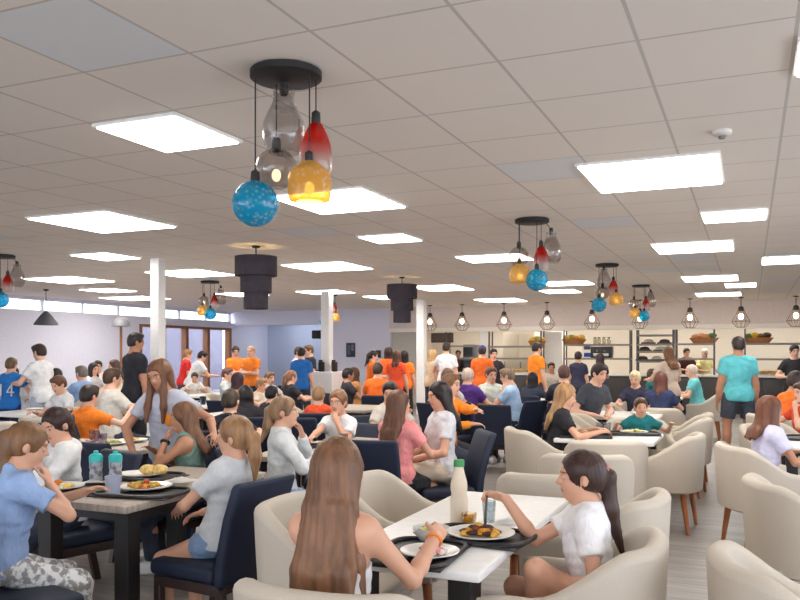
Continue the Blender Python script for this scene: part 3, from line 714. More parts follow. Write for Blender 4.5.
def nets(D, lo, h):
    s = D < 0; n = D.shape
    cnt = np.zeros([k-1 for k in n], np.int8)
    for i in (0,1):
        for j in (0,1):
            for k in (0,1): cnt += s[i:n[0]-1+i, j:n[1]-1+j, k:n[2]-1+k]
    act = np.argwhere((cnt > 0) & (cnt < 8)); N = len(act)
    if N == 0: return np.zeros((0,3)), np.zeros((0,4), int)
    idx = np.full(cnt.shape, -1, np.int32); idx[tuple(act.T)] = np.arange(N)
    cv = np.stack([D[act[:,0]+(c & 1), act[:,1]+(c >> 1 & 1), act[:,2]+(c >> 2)] for c in range(8)], 1)
    acc = np.zeros((N,3)); w = np.zeros(N)
    for c in range(8):
        for b in range(3):
            if c >> b & 1: continue
            e = c | (1 << b); v0, v1 = cv[:,c], cv[:,e]; m = (v0 < 0) != (v1 < 0)
            t = np.where(m, v0/(v0-v1+1e-12), 0)
            P = np.tile(V3(c & 1, c >> 1 & 1, c >> 2), (N,1)); P[:,b] += t
            acc[m] += P[m]; w[m] += 1
    V = lo + h*(act + acc/w[:,None])
    Q = []
    for b in range(3):
        sl0 = [slice(1,-1)]*3; sl1 = [slice(1,-1)]*3; sl0[b] = slice(0,-1); sl1[b] = slice(1,None)
        e = s[tuple(sl0)] != s[tuple(sl1)]; g = np.argwhere(e)
        off = np.ones(3, int); off[b] = 0; g = g+off
        ins = s[tuple(g.T)]; c, d = [q for q in range(3) if q != b]
        def ix(dc, dd): q = g.copy(); q[:,c] -= dc; q[:,d] -= dd; return idx[tuple(q.T)]
        F_ = np.stack([ix(1,1), ix(0,1), ix(0,0), ix(1,0)], 1)
        flip = ins if b != 1 else ~ins
        F_[~flip] = F_[~flip][:,::-1]; Q.append(F_)
    Q = np.concatenate(Q); Q = Q[(Q >= 0).all(1)]
    # one gentle relaxation to hide the grid
    for _ in range(2):
        a = np.zeros_like(V); k = np.zeros(len(V))
        for i, j in ((0,1),(1,2),(2,3),(3,0)):
            np.add.at(a, Q[:,i], V[Q[:,j]]); np.add.at(k, Q[:,i], 1); np.add.at(a, Q[:,j], V[Q[:,i]]); np.add.at(k, Q[:,j], 1)
        V = V + .45*(a/np.maximum(k,1)[:,None]-V)
    return V, Q
def np_mesh(name, V, Q, mat, cols=None):
    me = bpy.data.meshes.new(name); n, q = len(V), len(Q)
    me.vertices.add(n); me.vertices.foreach_set('co', V.astype(np.float32).ravel())
    me.loops.add(q*4); me.loops.foreach_set('vertex_index', Q.astype(np.int32).ravel())
    me.polygons.add(q); me.polygons.foreach_set('loop_start', (np.arange(q)*4).astype(np.int32))
    try: me.polygons.foreach_set('loop_total', np.full(q, 4, np.int32))
    except Exception: pass
    me.polygons.foreach_set('use_smooth', np.ones(q, bool)); me.update(calc_edges=True); me.validate()
    if cols is not None:
        ca = me.color_attributes.new('skin', 'FLOAT_COLOR', 'POINT'); ca.data.foreach_set('color', cols.astype(np.float32).ravel())
    me.materials.append(mat); return me
def skin_mat():
    m, nt, b = node_mat('skin')
    at_ = nt.nodes.new('ShaderNodeAttribute'); at_.attribute_name = 'skin'; nt.links.new(at_.outputs['Color'], b.inputs['Base Color'])
    b.inputs['Roughness'].default_value = .5; b.inputs['Subsurface Weight'].default_value = .0
    return m
SKIN = skin_mat()
def ik(a, t, l1, l2, pole):
    d = t-a; L = np.clip(np.linalg.norm(d), abs(l1-l2)+.02, (l1+l2)*.995); d = nrm(d); t = a+d*L
    x = (l1*l1-l2*l2+L*L)/(2*L); hh = math.sqrt(max(l1*l1-x*x, 1e-6)); p = pole-d*(d@pole); return a+d*x+nrm(p)*hh, t
SK = {'fair': (226,176,150), 'light': (214,162,134), 'tan': (190,136,106), 'brown': (150,100,74)}
def person(px, Y, a, S, label, pose='sit', seat=.45, lean=4, twist=0, side=0, head=(0,8,0), arms=('table','table'), legs=None, hair=('short',(60,42,32)), top=('tshirt',(230,230,232)),
           bot=('trousers',(60,66,84)), shoes=(230,228,226), sk='fair', h=None, bulk=1.0, X=None, z0=0, extra=None, beard=None):
    X = xat(px, Y) if X is None else X
    if bulk == 1.0 and S < 1.57: bulk = .92
    ab = bulk**1.4
    h = h or min(.0145, max(.0052, Y*.0017)); rz = -math.radians(a); rad = math.radians
    toloc = Rz(-rz)
    q = lambda v: V3(*v)
    ft, sh, thl = .045*S, .235*S, .245*S
    hipz = (seat + .066*S) if pose == 'sit' else ft + (sh+thl)*.985 - (.04*S if pose == 'walk' else 0)
    P = V3(0, 0, hipz); T = Rz(-rad(twist)) @ Rx(-rad(lean)) @ Ry(rad(side))
    t = lambda x, y, z: P + T @ V3(x*S, y*S, z*S)
    N = t(0, -.012, .292); hh = .08*S + .088; u = hh/.222
    yaw, pit, rol = head; Rh = Rz(-rad(twist)) @ Rz(-rad(yaw)) @ Rx(-rad(pit)) @ Ry(rad(rol))
    nd = nrm(T @ V3(0,.12,1)*.6 + Rh @ V3(0,.12,1)*.4); HC = N + nd*(.172*S-.52*hh)
    g = lambda x, y, z: HC + Rh @ V3(x*u, y*u, z*u)
    # ---- torso and limbs
    tor = [((0,0,.012),(.092,.072,.07)), ((0,.004,.10),(.078,.060,.10)), ((0,.004,.195),(.084,.066,.095))]
    kb = .045*S
    def torso(e, low=True):
        o = [ell(t(*c), np.array(r)*S*bulk+e, T, kb) for c, r in tor]
        o += [cap(t(-.066*bulk,-.004,.258), t(.066*bulk,-.004,.258), .034*S+e, .034*S+e, kb), cap(t(0,-.008,.25), t(0,-.012,.296), .052*S+e*.6, .036*S+e*.3, .03*S)]
        o += [cap(t(s_*.062*bulk,-.006,.262), t(0,-.012,.298), .030*S+e, .030*S+e*.5, .03*S) for s_ in (-1,1)]
        return o
    body = torso(0) +  [cap(N, HC+Rh@V3(0,-.012*u,-.045*u), .034*S, .034*S, .02*S)]
    SHO, ELB, WRI, HD = {}, {}, {}, {}
    for i, sd in ((0,-1),(1,1)):
        sp = t(sd*.090*bulk, -.002, .262); spec = arms[i]; pole = V3(sd*.75, -.35, -.7); hand = None
        mid = np.array([sp[0]*0, 0, 0])
        if isinstance(spec, str): spec = (spec,)
        nm = spec[0]
        if nm == 'table': tg = P + Rz(-rad(twist)) @ V3(sd*.09*S*1.1, .26*S, 0); tg[2] = .80; hand = (V3(-sd*.45, 1, -.1), V3(0,0,-1), .5)
        elif nm == 'lap': tg = P + Rz(-rad(twist)) @ V3(sd*.06*S, .17*S, .075*S); hand = (V3(-sd*.6,1,-.2), V3(0,0,-1), .3)
        elif nm == 'hang': tg = sp + V3(sd*.05*S, .03*S, -.315*S); pole = V3(sd*.5,-1,0); hand = (V3(0,.15,-1), V3(-sd,0,0), .35)
        elif nm == 'mouth': tg = g(sd*.045, .135, -.085) - V3(0,0,.05*S); hand = (nrm(g(0,.1,-.045)-tg), Rh@V3(-sd*.6,-.8,0), .7)
        elif nm == 'cheek': tg = g(sd*.07, .07, -.10) - V3(0,0,.05*S); hand = (V3(-sd*.1,-.1,1), V3(-sd,0,0)+Rh@V3(0,-.4,0), .45)
        elif nm == 'cross': tg = t(-sd*.03, .115+.02*sd, .13); pole = V3(sd*1,.1,-.8); hand = (T@V3(-sd,.15,.1), T@V3(0,-1,0), .25)
        elif nm == 'fwd': tg = sp + V3(sd*.02*S, .2*S, -.14*S); hand = (V3(-sd*.2,1,.1), V3(-sd*.3,0,-1), .5)
        elif nm == 'hip': tg = t(sd*.12, .0, .03); pole = V3(sd,-.6,0); hand = (V3(-sd*.5,.6,-.5), V3(-sd,0,0), .3)
        elif nm == 'w': tg = toloc @ (V3(*spec[1]) - V3(X, Y, 0))
        else: tg = V3(*spec[1])
        if nm not in ('w','l') and len(spec) > 1: pole = V3(*spec[1])
        if nm in ('w','l') and len(spec) > 2 and spec[2] is not None: pole = V3(*spec[2]) if nm == 'l' else toloc @ V3(*spec[2])
        if nm in ('w','l') and len(spec) > 3: hand = tuple((toloc @ V3(*v) if nm == 'w' else V3(*v)) if k < 2 else v for k, v in enumerate(spec[3]))
        el, wr = ik(sp, tg, .172*S, .15*S, nrm(pole))
        if hand is None: hand = (wr-el, V3(-sd*.3,0,-1), .45)
        SHO[sd], ELB[sd], WRI[sd], HD[sd] = sp, el, wr, hand
        mu = el + (wr-el)*.3
        body += [cap(sp, el, .030*S*ab, .0225*S*ab, .03*S), cap(el, mu, .0225*S*ab, .0235*S*ab, .012*S), cap(mu, wr, .0235*S*ab, .016*S, .012*S)]
        # hand: palm, four fingers, thumb
        d, pn, cu = nrm(hand[0]), hand[1], hand[2]; d = nrm(.75*d + .25*nrm(wr-el)); pn = nrm(pn - d*(pn@d)); sv = np.cross(d, pn)*sd   # sv: towards the thumb
        Lh = .105*S; rf = max(.044*Lh, .56*h)
        Rm = np.stack([sv, d, pn], 1); pc = wr + d*.27*Lh
        body.append(ell(pc, np.maximum([.215*Lh, .31*Lh, .095*Lh], .8*h), Rm, .012))
        for fi, (off, fl) in enumerate(((.165,.40),(.055,.46),(-.055,.43),(-.16,.34))):
            p0 = wr + d*.5*Lh + sv*off*Lh; ang = .15+cu*.5; spread = off*.35
            for sg in range(3):
                fd = nrm(d*math.cos(ang) + pn*math.sin(ang) + sv*spread); p1 = p0 + fd*fl*Lh*(.42,.32,.26)[sg]
                body.append(cap(p0, p1, rf*(1.08-.1*sg), rf*(1-.1*sg), .003 if sg else .006)); p0 = p1; ang += cu*.95
        tb = wr + d*.16*Lh + sv*.16*Lh; t1 = tb + nrm(d*.7+sv*.75+pn*.25)*.24*Lh; t2 = t1 + nrm(d*.9+sv*(.35-.5*cu)+pn*.5*cu)*.22*Lh
        body += [cap(tb, t1, rf*1.35, rf*1.15, .008), cap(t1, t2, rf*1.12, rf*.92, .003)]
    HIP, KNE, ANK, TOE = {}, {}, {}, {}
    for sd in (-1, 1):
        hp = t(sd*.054*bulk, 0, -.005); lg = (legs or {}).get(sd)
        if lg:
            kn, an = (V3(*lg[0]), V3(*lg[1]))
            kn = hp + nrm(kn-hp)*thl; an = kn + nrm(an-kn)*sh
        elif pose == 'sit':
            kz = min(hp[2]+.0*S, sh+ft); dz = kz-hp[2]; kn = hp + V3(sd*.03*S, math.sqrt(max(.01, thl**2-dz*dz)), dz)
            an = kn + V3(0, -.04*S, -1)*1.0; an = kn + nrm(V3(0,-.12,-1))*sh
            an[2] = max(an[2], ft)
        elif pose == 'walk':
            kn = hp + nrm(V3(sd*.05, .45*sd, -1))*thl; an = kn + nrm(V3(0, .1*sd-.28, -1))*sh; an[2] = ft if sd > 0 else ft*1.6
        else:
            kn = hp + nrm(V3(sd*.10, .03, -1))*thl; an = kn + nrm(V3(sd*.03, -.05, -1))*sh
            an[2] = ft
        HIP[sd], KNE[sd], ANK[sd] = hp, kn, an; sd_ = nrm(kn-an)
        fd = nrm(V3(sd*.18, 1, 0) - 0*sd_) if not lg or len(lg) < 3 else nrm(V3(*lg[2])); TOE[sd] = fd
        ca = kn + (an-kn)*.3 + V3(0,-.008*S,0) 
        body += [cap(hp, kn, .052*S*bulk, .034*S, .03*S), cap(kn, ca, .034*S, .035*S, .015), cap(ca, an, .035*S, .021*S, .015)]
        body += [cap(an+fd*.0, an+fd*.085*S-V3(0,0,.024*S), .021*S, .016*S, .012), cap(an-fd*.02*S-V3(0,0,.018*S), an+fd*.08*S-V3(0,0,.025*S), .02*S, .018*S, .012)]
    # ---- head
    E = lambda c, r, k=.012, op='u': ell(g(*c), np.array(r)*u, Rh, k*u if op == 'u' else k*u, (), op)
    hd = [E((0,-.012,.03),(.0745,.092,.084),.02), E((0,.022,-.034),(.057,.066,.072),.03), E((0,.052,-.08),(.024,.026,.022),.03), E((0,.045,-.035),(.052,.042,.035),.02),
          E((0,.075,.035),(.05,.016,.014),.02)]
    if h < .0115:
        hd += [E((.031,.094,.010),(.017,.016,.011),.012,'s'), E((-.031,.094,.010),(.017,.016,.011),.012,'s'), E((.031,.074,.009),(.0145,.0145,.0145),.002), E((-.031,.074,.009),(.0145,.0145,.0145),.002)]
    hd += [cap(g(0,.086,.016), g(0,.106,-.018), .0075*u, .0105*u, .012*u), cap(g(-.011,.09,-.021), g(.011,.09,-.021), .008*u, .008*u, .008*u),
           E((0,.0835,-.047),(.023,.011,.0055),.005), E((0,.0815,-.057),(.019,.011,.0065),.005)]
    for sd in (-1,1): hd.append(ell(g(sd*.077,-.012,-.004), np.array([.010,.019,.031])*u, Rh @ Rz(-sd*.35) @ Rx(.15), .006))
    hd_first = [hd[0]]; body += hd
    V, Q = skin(body, h)
    # colours of skin, lips, eyes, brows
    c0 = np.array(lin(SK[sk])); cols = np.tile(c0, (len(V),1))
    L = (V-HC) @ Rh / u
    near = np.linalg.norm(L, axis=1) < .16
    hc = np.array(lin(hair[1] if hair[1] else (90,70,60)))
    def blend(mask, col, w=1.0): cols[mask] = cols[mask]*(1-w) + np.array(col)*w
    blend(near & ((np.abs(L[:,0])/.025)**2 + ((L[:,2]+.052)/.0115)**2 < 1) & (L[:,1] > .06), lin((186,96,92)), .75)
    for sd in (-1,1):
        d = L - V3(sd*.031,.09,.009)
        if h < .0125:
            blend(near & ((d[:,0]/.0125)**2 + (d[:,2]/.0058)**2 < 1) & (L[:,1] > .05), lin((232,228,224)), .9)
            blend(near & ((d[:,0]/.0065)**2 + (d[:,2]/.0065)**2 < 1) & (L[:,1] > .05), lin((58,44,36)), 1)
        else: blend(near & ((d[:,0]/.014)**2 + (d[:,2]/.009)**2 < 1) & (L[:,1] > .05), lin((84,62,54)), .8)
        blend(near & ((d[:,0]/.022)**2 + ((d[:,2]-.022+.1*np.abs(d[:,0]))/.0055)**2 < 1) & (L[:,1] > .05), hc*.8, .7)
    if beard: blend(near & (L[:,2] < -.03) & (L[:,1] > -.02) & ~((np.abs(L[:,0]) < .024) & (np.abs(L[:,2]+.052) < .011)), lin(beard), .65)
    me = np_mesh('person', V, Q, SKIN, cols)
    root = bpy.data.objects.new('person', me); put(root, None, (X, Y, z0), rz); tag(root, label, 'person')
    def part(name, prims, mat, wob=None, hs=1.0):
        V, Q = skin(prims, h*hs, wob)
        if len(V): return put(bpy.data.objects.new(name, np_mesh(name, V, Q, mat)), root)
    fold = lambda amp: (lambda x, y, z: amp*np.sin(31*x+13*np.sin(9*z))*np.sin(24*z+9*y) + amp*.6*np.sin(52*y-17*z+20*x))
    # ---- bottoms
    ux = T @ V3(0,0,1); bk, bc = bot[0], bot[1]; bm_ = bot[2] if len(bot) > 2 else 'cloth'
    e = .009; pr = [ell(t(*c), np.array(r)*S*bulk+e, T, kb) for c, r in tor[:2]]
    if bk == 'skirt':
        pr += [cap(HIP[-1], HIP[1], .075*S, .075*S, .03)] + [cap(HIP[s], HIP[s]+(KNE[s]-HIP[s])*.62, .066*S, .075*S, .06, ((HIP[s]+(KNE[s]-HIP[s])*.6, nrm(KNE[s]-HIP[s])),)) for s in (-1,1)]
    else:
        fr_ = {'trousers': 1, 'wide': 1, 'shorts': .72, 'short_shorts': .38}[bk]
        for s in (-1,1):
            k_ = KNE[s]; tdir = nrm(k_-HIP[s])
            r1 = .052*S*bulk + e; r2 = .036*S + e
            if bk == 'shorts': r2 += .012*S
            pr.append(cap(HIP[s], k_, r1, r2, .025*S, ((HIP[s]+(k_-HIP[s])*fr_, tdir),) if fr_ < 1 else ()))
            if fr_ == 1:
                sdir = nrm(ANK[s]-k_); w = .014*S if bk == 'wide' else 0
                pr.append(cap(k_, ANK[s], .037*S+e+w*.5, .028*S+e+w, .02, ((k_+(ANK[s]-k_)*.93, sdir),)))
    pr.append(half(t(0,0,.075), ux))
    part({'trousers':'trousers','wide':'trousers','skirt':'skirt'}.get(bk, 'shorts'), pr, M(bm_, bc, .85), fold(.003))
    # ---- top
    tk, tc = top[0], top[1]; e = .013
    if tk == 'none': pr = []
    else:
        pr = torso(e)
        if tk != 'cami': pr.append(ell(t(0,.004,-.02), np.array([.094*bulk,.076*bulk,.10])*S+e, T, kb))
        if tk == 'cami': pr.append(half(t(0,0,.185), T @ V3(0,-.25,1)))
        pr.append(half(t(0,0,-.03 if pose == 'sit' else -.045), -ux))
        if tk == 'dress':
            pr = pr[:-1]; pr += [cap(HIP[s], HIP[s]+(KNE[s]-HIP[s])*.7, .07*S, .08*S, .05, ((HIP[s]+(KNE[s]-HIP[s])*.65, nrm(KNE[s]-HIP[s])),)) for s in (-1,1)]
        if tk != 'cami':
            for s in (-1,1):
                el, wr = ELB[s], WRI[s]; ad = nrm(el-SHO[s])
                if tk in ('tshirt','dress'): pr.append(cap(SHO[s], el, .030*S*ab+e, .032*S*ab+e, .025*S, ((SHO[s]+(el-SHO[s])*.58, ad),)))
                elif tk in ('long','hoodie'):
                    pr.append(cap(SHO[s], el, .030*S*ab+e, .025*S*ab+e, .025*S)); pr.append(cap(el, wr, .025*S*ab+e, .018*S+e*.8, .015, ((el+(wr-el)*.93, nrm(wr-el)),)))
            if tk == 'hoodie': pr.append(ell(t(0,-.05,.282), np.array([.068,.034,.034])*S, T @ Rx(.3), .02))
            pr.append(cap(N + nd*.004, N + nd*.12, .036*S+.003, .046*S+.012, .006, (), 's'))
            if tk == 'tank':
                for s in (-1,1): pr.append(cap(SHO[s]+T@V3(s*.012*S,0,0), SHO[s]+T@V3(s*.05*S,0,-.02*S), .05*S, .05*S, .01, (), 's'))
    if pr: part({'tshirt':'tshirt','long':'long_sleeved_top','hoodie':'hoodie','tank':'vest_top','cami':'strapless_top','dress':'dress'}[tk], pr, M(top[2] if len(top) > 2 else 'cloth', tc, .85), fold(.0035))
    # ---- shoes
    if shoes:
        for s in (-1,1):
            an, fd = ANK[s], TOE[s]; dn = V3(0,0,1)
            pr = [cap(an-fd*.03*S-dn*.022*S, an+fd*.09*S-dn*.024*S, .026*S, .027*S, .02), cap(an-fd*.01*S, an+fd*.05*S-dn*.015*S, .029*S, .024*S, .02), ell(an+fd*.03*S-dn*.036*S, np.array([.032,.098,.016])*S, np.stack([np.cross(fd,dn), fd, dn],1), .01)]
            part('shoe', pr, M('shoe', shoes, .6))
    # ---- hair
    st, hcol = hair[0], hair[1]; hl = hair[2] if len(hair) > 2 else .3
    if st not in ('bald', None):
        th = {'short': .011, 'crop': .007}.get(st, .013)
        pr = [ell(g(0,-.014,.032), (np.array([.0745,.092,.084])+th)*u, Rh, .02), ell(g(0,-.05,-.02), (np.array([.062,.052,.06])+th*.7)*u, Rh, .03)]
        mt = M('hair', hcol, .45)
        dn = V3(0,0,-1)
        if st == 'fringe': st = 'short'; pr.append(ell(g(0,.06,.075), np.array([.066,.04,.026])*u, Rh, .02))
        if st == 'short' : pr.append(ell(g(0,.045,.088), np.array([.06,.05,.03])*u, Rh, .02))
        if st == 'curly':
            for k in range(26):
                q_ = random.random()*6.28; zz = random.uniform(-.02,.11); rr = .085*math.sqrt(max(.05,1-((zz-.03)/.1)**2)); pr.append(ell(g(rr*math.cos(q_), -.014+rr*1.15*math.sin(q_), zz), np.array([.026]*3)*u, I3, .01))
        face = [ell(g(0,.105,-.02), np.array([.066,.085,.088])*u, Rh, .012, (), 's'), ell(g(0,.075,-.115), np.array([.08,.09,.07])*u, Rh, .015, (), 's')]
        for s in (-1,1): face.append(ell(g(s*.085,.0,-.018), np.array([.022,.028,.036])*u, Rh, .008, (), 's'))
        low = [half(g(0,-.05,-.062), Rh @ V3(0,.25,-1))]
        if st in ('long','bob'):
            extra_h = []
            base = HC + Rh @ V3(0,-.045*u,-.01*u)
            n_ = 9; LL = hl
            for k in range(n_):
                f = k/(n_-1)*2-1; ang = f*(hair[3] if len(hair) > 3 else 1.75)
                r0 = V3(math.sin(ang)*.064, -math.cos(ang)*.074-.006, .0)*u
                p0 = HC + Rh @ (r0 + V3(0,0,.02*u)); 
                out = Rz(0) @ (Rh @ V3(math.sin(ang), -math.cos(ang), 0)); out[2] = 0; out = nrm(out)
                p1 = p0 + V3(0,0,-.12*u*1.2) + out*.004
                back = T @ V3(0,-1,0); back[2] = 0; back = nrm(back); sdv = nrm(T @ V3(1,0,0))
                lf = LL*(1-.12*abs(f)+.05*math.sin(k*2.3))
                frontish = max(0, -math.cos(ang))
                p2 = p1 + V3(0,0,-1)*max(.02, lf-.15) ; tb = t(0,0,.2)
                lat = (p2-tb)@sdv
                p2 = p2 + sdv*(math.copysign(abs(f)*(hair[4] if len(hair) > 4 else .008), f)) 
                bd = (.098*S if frontish < .1 else .02*S) + .008
                if lf < .24: bd = -.5
                if frontish < .3:       # lie on the back
                    cur = (p2-tb)@back; p2 = p2 + back*max(0, bd-cur)*.9
                    cm = (p1-t(0,0,.262))@back; p1 = p1 + back*max(0, .055*S-cm)*.6*(lf >= .24)
                else:                   # fall in front of the shoulder
                    cur = -((p2-tb)@back); p2 = p2 - back*max(0, .1*S-cur)*.9
                pm = (p1+p2)/2 + out*.006
                extra_h += [cap(p0, p1, .028*u, .029*u, .02), cap(p1, pm, .029*u, .028*u, .02), cap(pm, p2, .028*u, .015*u, .02)]
            pr = pr + face + extra_h + [ell(g(0,.108,-.02), np.array([.060,.085,.08])*u, Rh, .01, (), 's')]
        else:
            pr = pr + low + face
            if st in ('ponytail','braid'):
                b0 = g(0,-.10,.045 if hl > .3 else .03); b1 = b0 + Rh @ V3(0,-.025*u,.0) + dn*.025; bb = T @ V3(0,-1,0); bb[2] = 0; bb = nrm(bb)
                b2 = b1 + dn*hl*.45 + bb*.004; b3 = b1 + dn*hl + bb*(.005)
                tb = t(0,0,.2); cur = (b3-tb)@bb; b3 = b3 + bb*max(0,.1*S-cur)
                pr += [cap(b0, b1, .017*u, .03*u, .015), cap(b1, b2, .032*u, .038*u, .02), cap(b2, b3, .038*u, .012*u, .02)]
                if extra == 'scrunchie': put(obj_torus(g(0,-.118,.04 if hl > .3 else .025), Rh, .022*u, (232,150,150)), root)
            if st == 'bun': pr += [ell(g(0,-.09,.085), np.array([.038]*3)*u, Rh, .01)]
        def strands(x, y, z):
            q_ = np.arctan2(x-HC[0], -(y-HC[1]-.02))
            return .0016*np.sin(38*q_+14*z) + .0012*np.sin(71*q_-9*z)
        part('hair', pr, mt, strands if h < .012 else None)
    if extra == 'cap':
        pr = [ell(g(0,-.012,.042), np.array([.086,.104,.082])*u, Rh, .01), half(g(0,0,.045), Rh@V3(0,.1,-1)), ell(g(0,.11,.052), np.array([.062,.065,.008])*u, Rh, .008)]
        part('cap', pr, M('cloth', (52,70,140), .85))
    if extra == 'chef':
        pr = [ell(g(0,-.012,.06), np.array([.09,.105,.09])*u, Rh, .01), half(g(0,0,.045), Rh@V3(0,.1,-1))]
        part('cap', pr, M('cloth', (238,236,230), .85))
    if extra == 'collar':
        pr = [cap(N-nd*.004, N+nd*.012, .043*S, .041*S, .004), cap(N - nd*.06, N + nd*.12, .035*S, .037*S, .004, (), 's')]
        part('collar', pr, M('cloth', (225,225,228), .85))
    root['_w'] = 0; del root['_w']
    return root, dict(WRI={k: Rz(rz) @ v + V3(X,Y,z0) for k, v in WRI.items()}, g=lambda x,y,z: Rz(rz) @ g(x,y,z) + V3(X,Y,z0), t=t, T=T, N=N, g_l=g, ELB=ELB, W_l=WRI, S=S, HC=HC, Rh=Rh, u=u)
def obj_torus(c, R, r, col):
    b_ = B(); P = [(r*math.cos(i*PI/8), 0, r*math.sin(i*PI/8)) for i in range(17)]
    tube(b_, [Vector(tuple(c + R @ V3(*p))) for p in P], r*.42, 8, None, False)
    me = bpy.data.meshes.new('hair_tie'); b_.to_mesh(me); b_.free(); me.polygons.foreach_set('use_smooth', [True]*len(me.polygons)); me.materials.append(M('cloth', col, .85))
    return bpy.data.objects.new('hair_tie', me)
def bracelet(root, info, sd, col, name='bracelet', w=.006):
    a, b = info['ELB'][sd], info['W_l'][sd]; d = nrm(b-a); c = b - d*.012; S = info['S']
    x = nrm(np.cross(d, V3(.3,.2,.9))); y = np.cross(d, x); r = .0185*S
    b_ = B(); tube(b_, [Vector(tuple(c + x*r*math.cos(i*PI/8) + y*r*math.sin(i*PI/8))) for i in range(17)], w, 8, None, False)
    o = obj(name, b_, M('paint', col, .5), root); return o
# ================= NEAR TABLE, CENTRE =================
U_, V_ = Vector((.39,.921)), Vector((.921,-.39))
T1w, T1l = .60, 1.56
nr = Vector((.276, 2.78)); c1 = nr + U_*T1l/2 - V_*T1w/2
table(c1.x, c1.y, T1w, T1l, 'nearest white table, with the tall cream bottle on it', 'white', 23)
BR, LB, DK, BL, GR = (92,62,44), (138,104,74), (38,30,30), (190,158,112), (150,144,138)
# cream chairs: X, Y, facing
def ch(kind, px, Y, a, label): return chair(kind, xat(px, Y), Y, a, label)
ch('tub', 352, 2.62, 20, 'cream tub chair holding the long haired girl, its back to the viewer')
ch('tub', 338, 3.72, 108, 'empty cream tub chair just left of the long haired girl')
ch('tub', 405, 4.42, 113, 'empty cream tub chair at the far left corner of the nearest white table')
ch('tub', 570, 3.10, -66, 'cream tub chair holding the dark haired girl in white')
ch('tub', 594, 4.05, -60, 'empty cream tub chair behind the dark haired girl, beyond her ponytail')
ch('tub', 554, 4.85, 14, 'empty cream tub chair at the far right corner of the nearest white table')
ch('tub', 585, 5.75, 12, 'cream tub chair seen past the head of the dark haired girl')
ch('tub', 604, 6.6, 8, 'cream tub chair at the near side of the table with the teal child')
ch('tub', 250, 2.2, 10, 'cream tub chair at the bottom edge, only its rim in view')
ch('tub', 824, 2.68, 100, 'empty cream tub chair in the bottom right corner')
ch('tub', 816, 4.35, 98, 'empty cream tub chair at the right edge, above the corner one')
ch('tub', 768, 6.05, 92, 'cream tub chair holding the curly haired girl in lavender')
ch('tub', 661, 6.95, -62, 'empty cream tub chair with its back to the aisle, right of the teal child')
ch('tub', 545, 7.4, 80, 'cream tub chair holding the woman in the black T shirt')
ch('tub', 677, 8.6, -62, 'cream tub chair second along the aisle behind the empty one')
ch('tub', 704, 14.0, -66, 'cream tub chair holding the old man in turquoise')
ch('tub', 640, 8.15, 186, 'cream tub chair holding the child in teal')
ch('tub', 680, 9.3, -60, 'cream tub chair third along the aisle, left of the teal shirted man')
ch('tub', 594, 8.7, 110, 'empty cream tub chair just left of the child in teal')
ch('tub', 592, 9.4, 70, 'cream tub chair behind the woman in the black T shirt')
ch('tub', 613, 10.9, 150, 'cream tub chair at the white table behind the child in teal')
ch('tub', 783, 7.6, 160, 'cream tub chair beyond the curly haired girl, by the black tray')
ch('tub', 783, 9.1, 70, 'cream tub chair holding the bearded man in orange')
ch('tub', 8, 8.4, 10, 'cream tub chair behind the girl in the blue shirt, far left')
ch('tub', 57, 8.9, 18, 'cream tub chair second from the left edge, before the white shirted boys')
ch('tub', 283, 10.6, 10, 'cream tub chair in the middle of the hall, left of the orange shirted child')
ch('tub', 312, 9.9, 14, 'cream tub chair in the middle of the hall, next to the orange shirted child')
# navy chairs
ch('navy', 216, 4.28, -60, 'navy chair holding the girl in the grey T shirt, its back to the right')
ch('navy', 4, 3.54, 36, 'navy chair holding the girl in the light blue shirt, bottom left')
ch('navy', 117, 6.12, 22, 'empty navy chair seen behind the two teal capped bottles')
ch('navy', 72, 5.0, -140, 'navy chair holding the girl in the white hoodie')
ch('navy', 178, 5.75, 205, 'navy chair holding the girl in green')
ch('navy', 271, 5.62, 82, 'navy chair holding the girl in the white sweater')
ch('navy', 380, 6.25, 14, 'navy chair holding the girl in the pink shirt')
ch('navy', 342, 7.05, -150, 'navy chair holding the drinking girl in the white T shirt')
ch('navy', 446, 6.58, -100, 'navy chair holding the dark haired girl in beige trousers')
ch('navy', 496, 10.3, 14, 'navy chair with its back to the viewer, before the man in light blue')
ch('navy', 517, 11.05, -40, 'navy chair holding the man in the light blue shirt')
ch('navy', 436, 8.4, 100, 'navy chair holding the boy in the orange long sleeved shirt')
ch('navy', 82, 7.65, 20, 'navy chair holding the boy in orange with outstretched arm')
ch('navy', 228, 6.95, 8, 'navy chair holding the boy in black with the white collar')
ch('navy', 384, 8.0, 150, 'navy chair holding the dark haired boy looking down')
ch('navy', 298, 8.3, 0, 'empty navy chair in front of the orange shirted child')
ch('navy', 320, 8.9, 0, 'navy chair holding the small child in orange red')
ch('navy', 346, 13.05, 60, 'navy chair holding the man in the dark shirt, beside the second column')
ch('navy', 377, 12.5, 0, 'navy chair holding the broad man in the orange shirt')
ch('navy', 565, 10.6, 10, 'navy chair holding the person in black beside the kitchen')
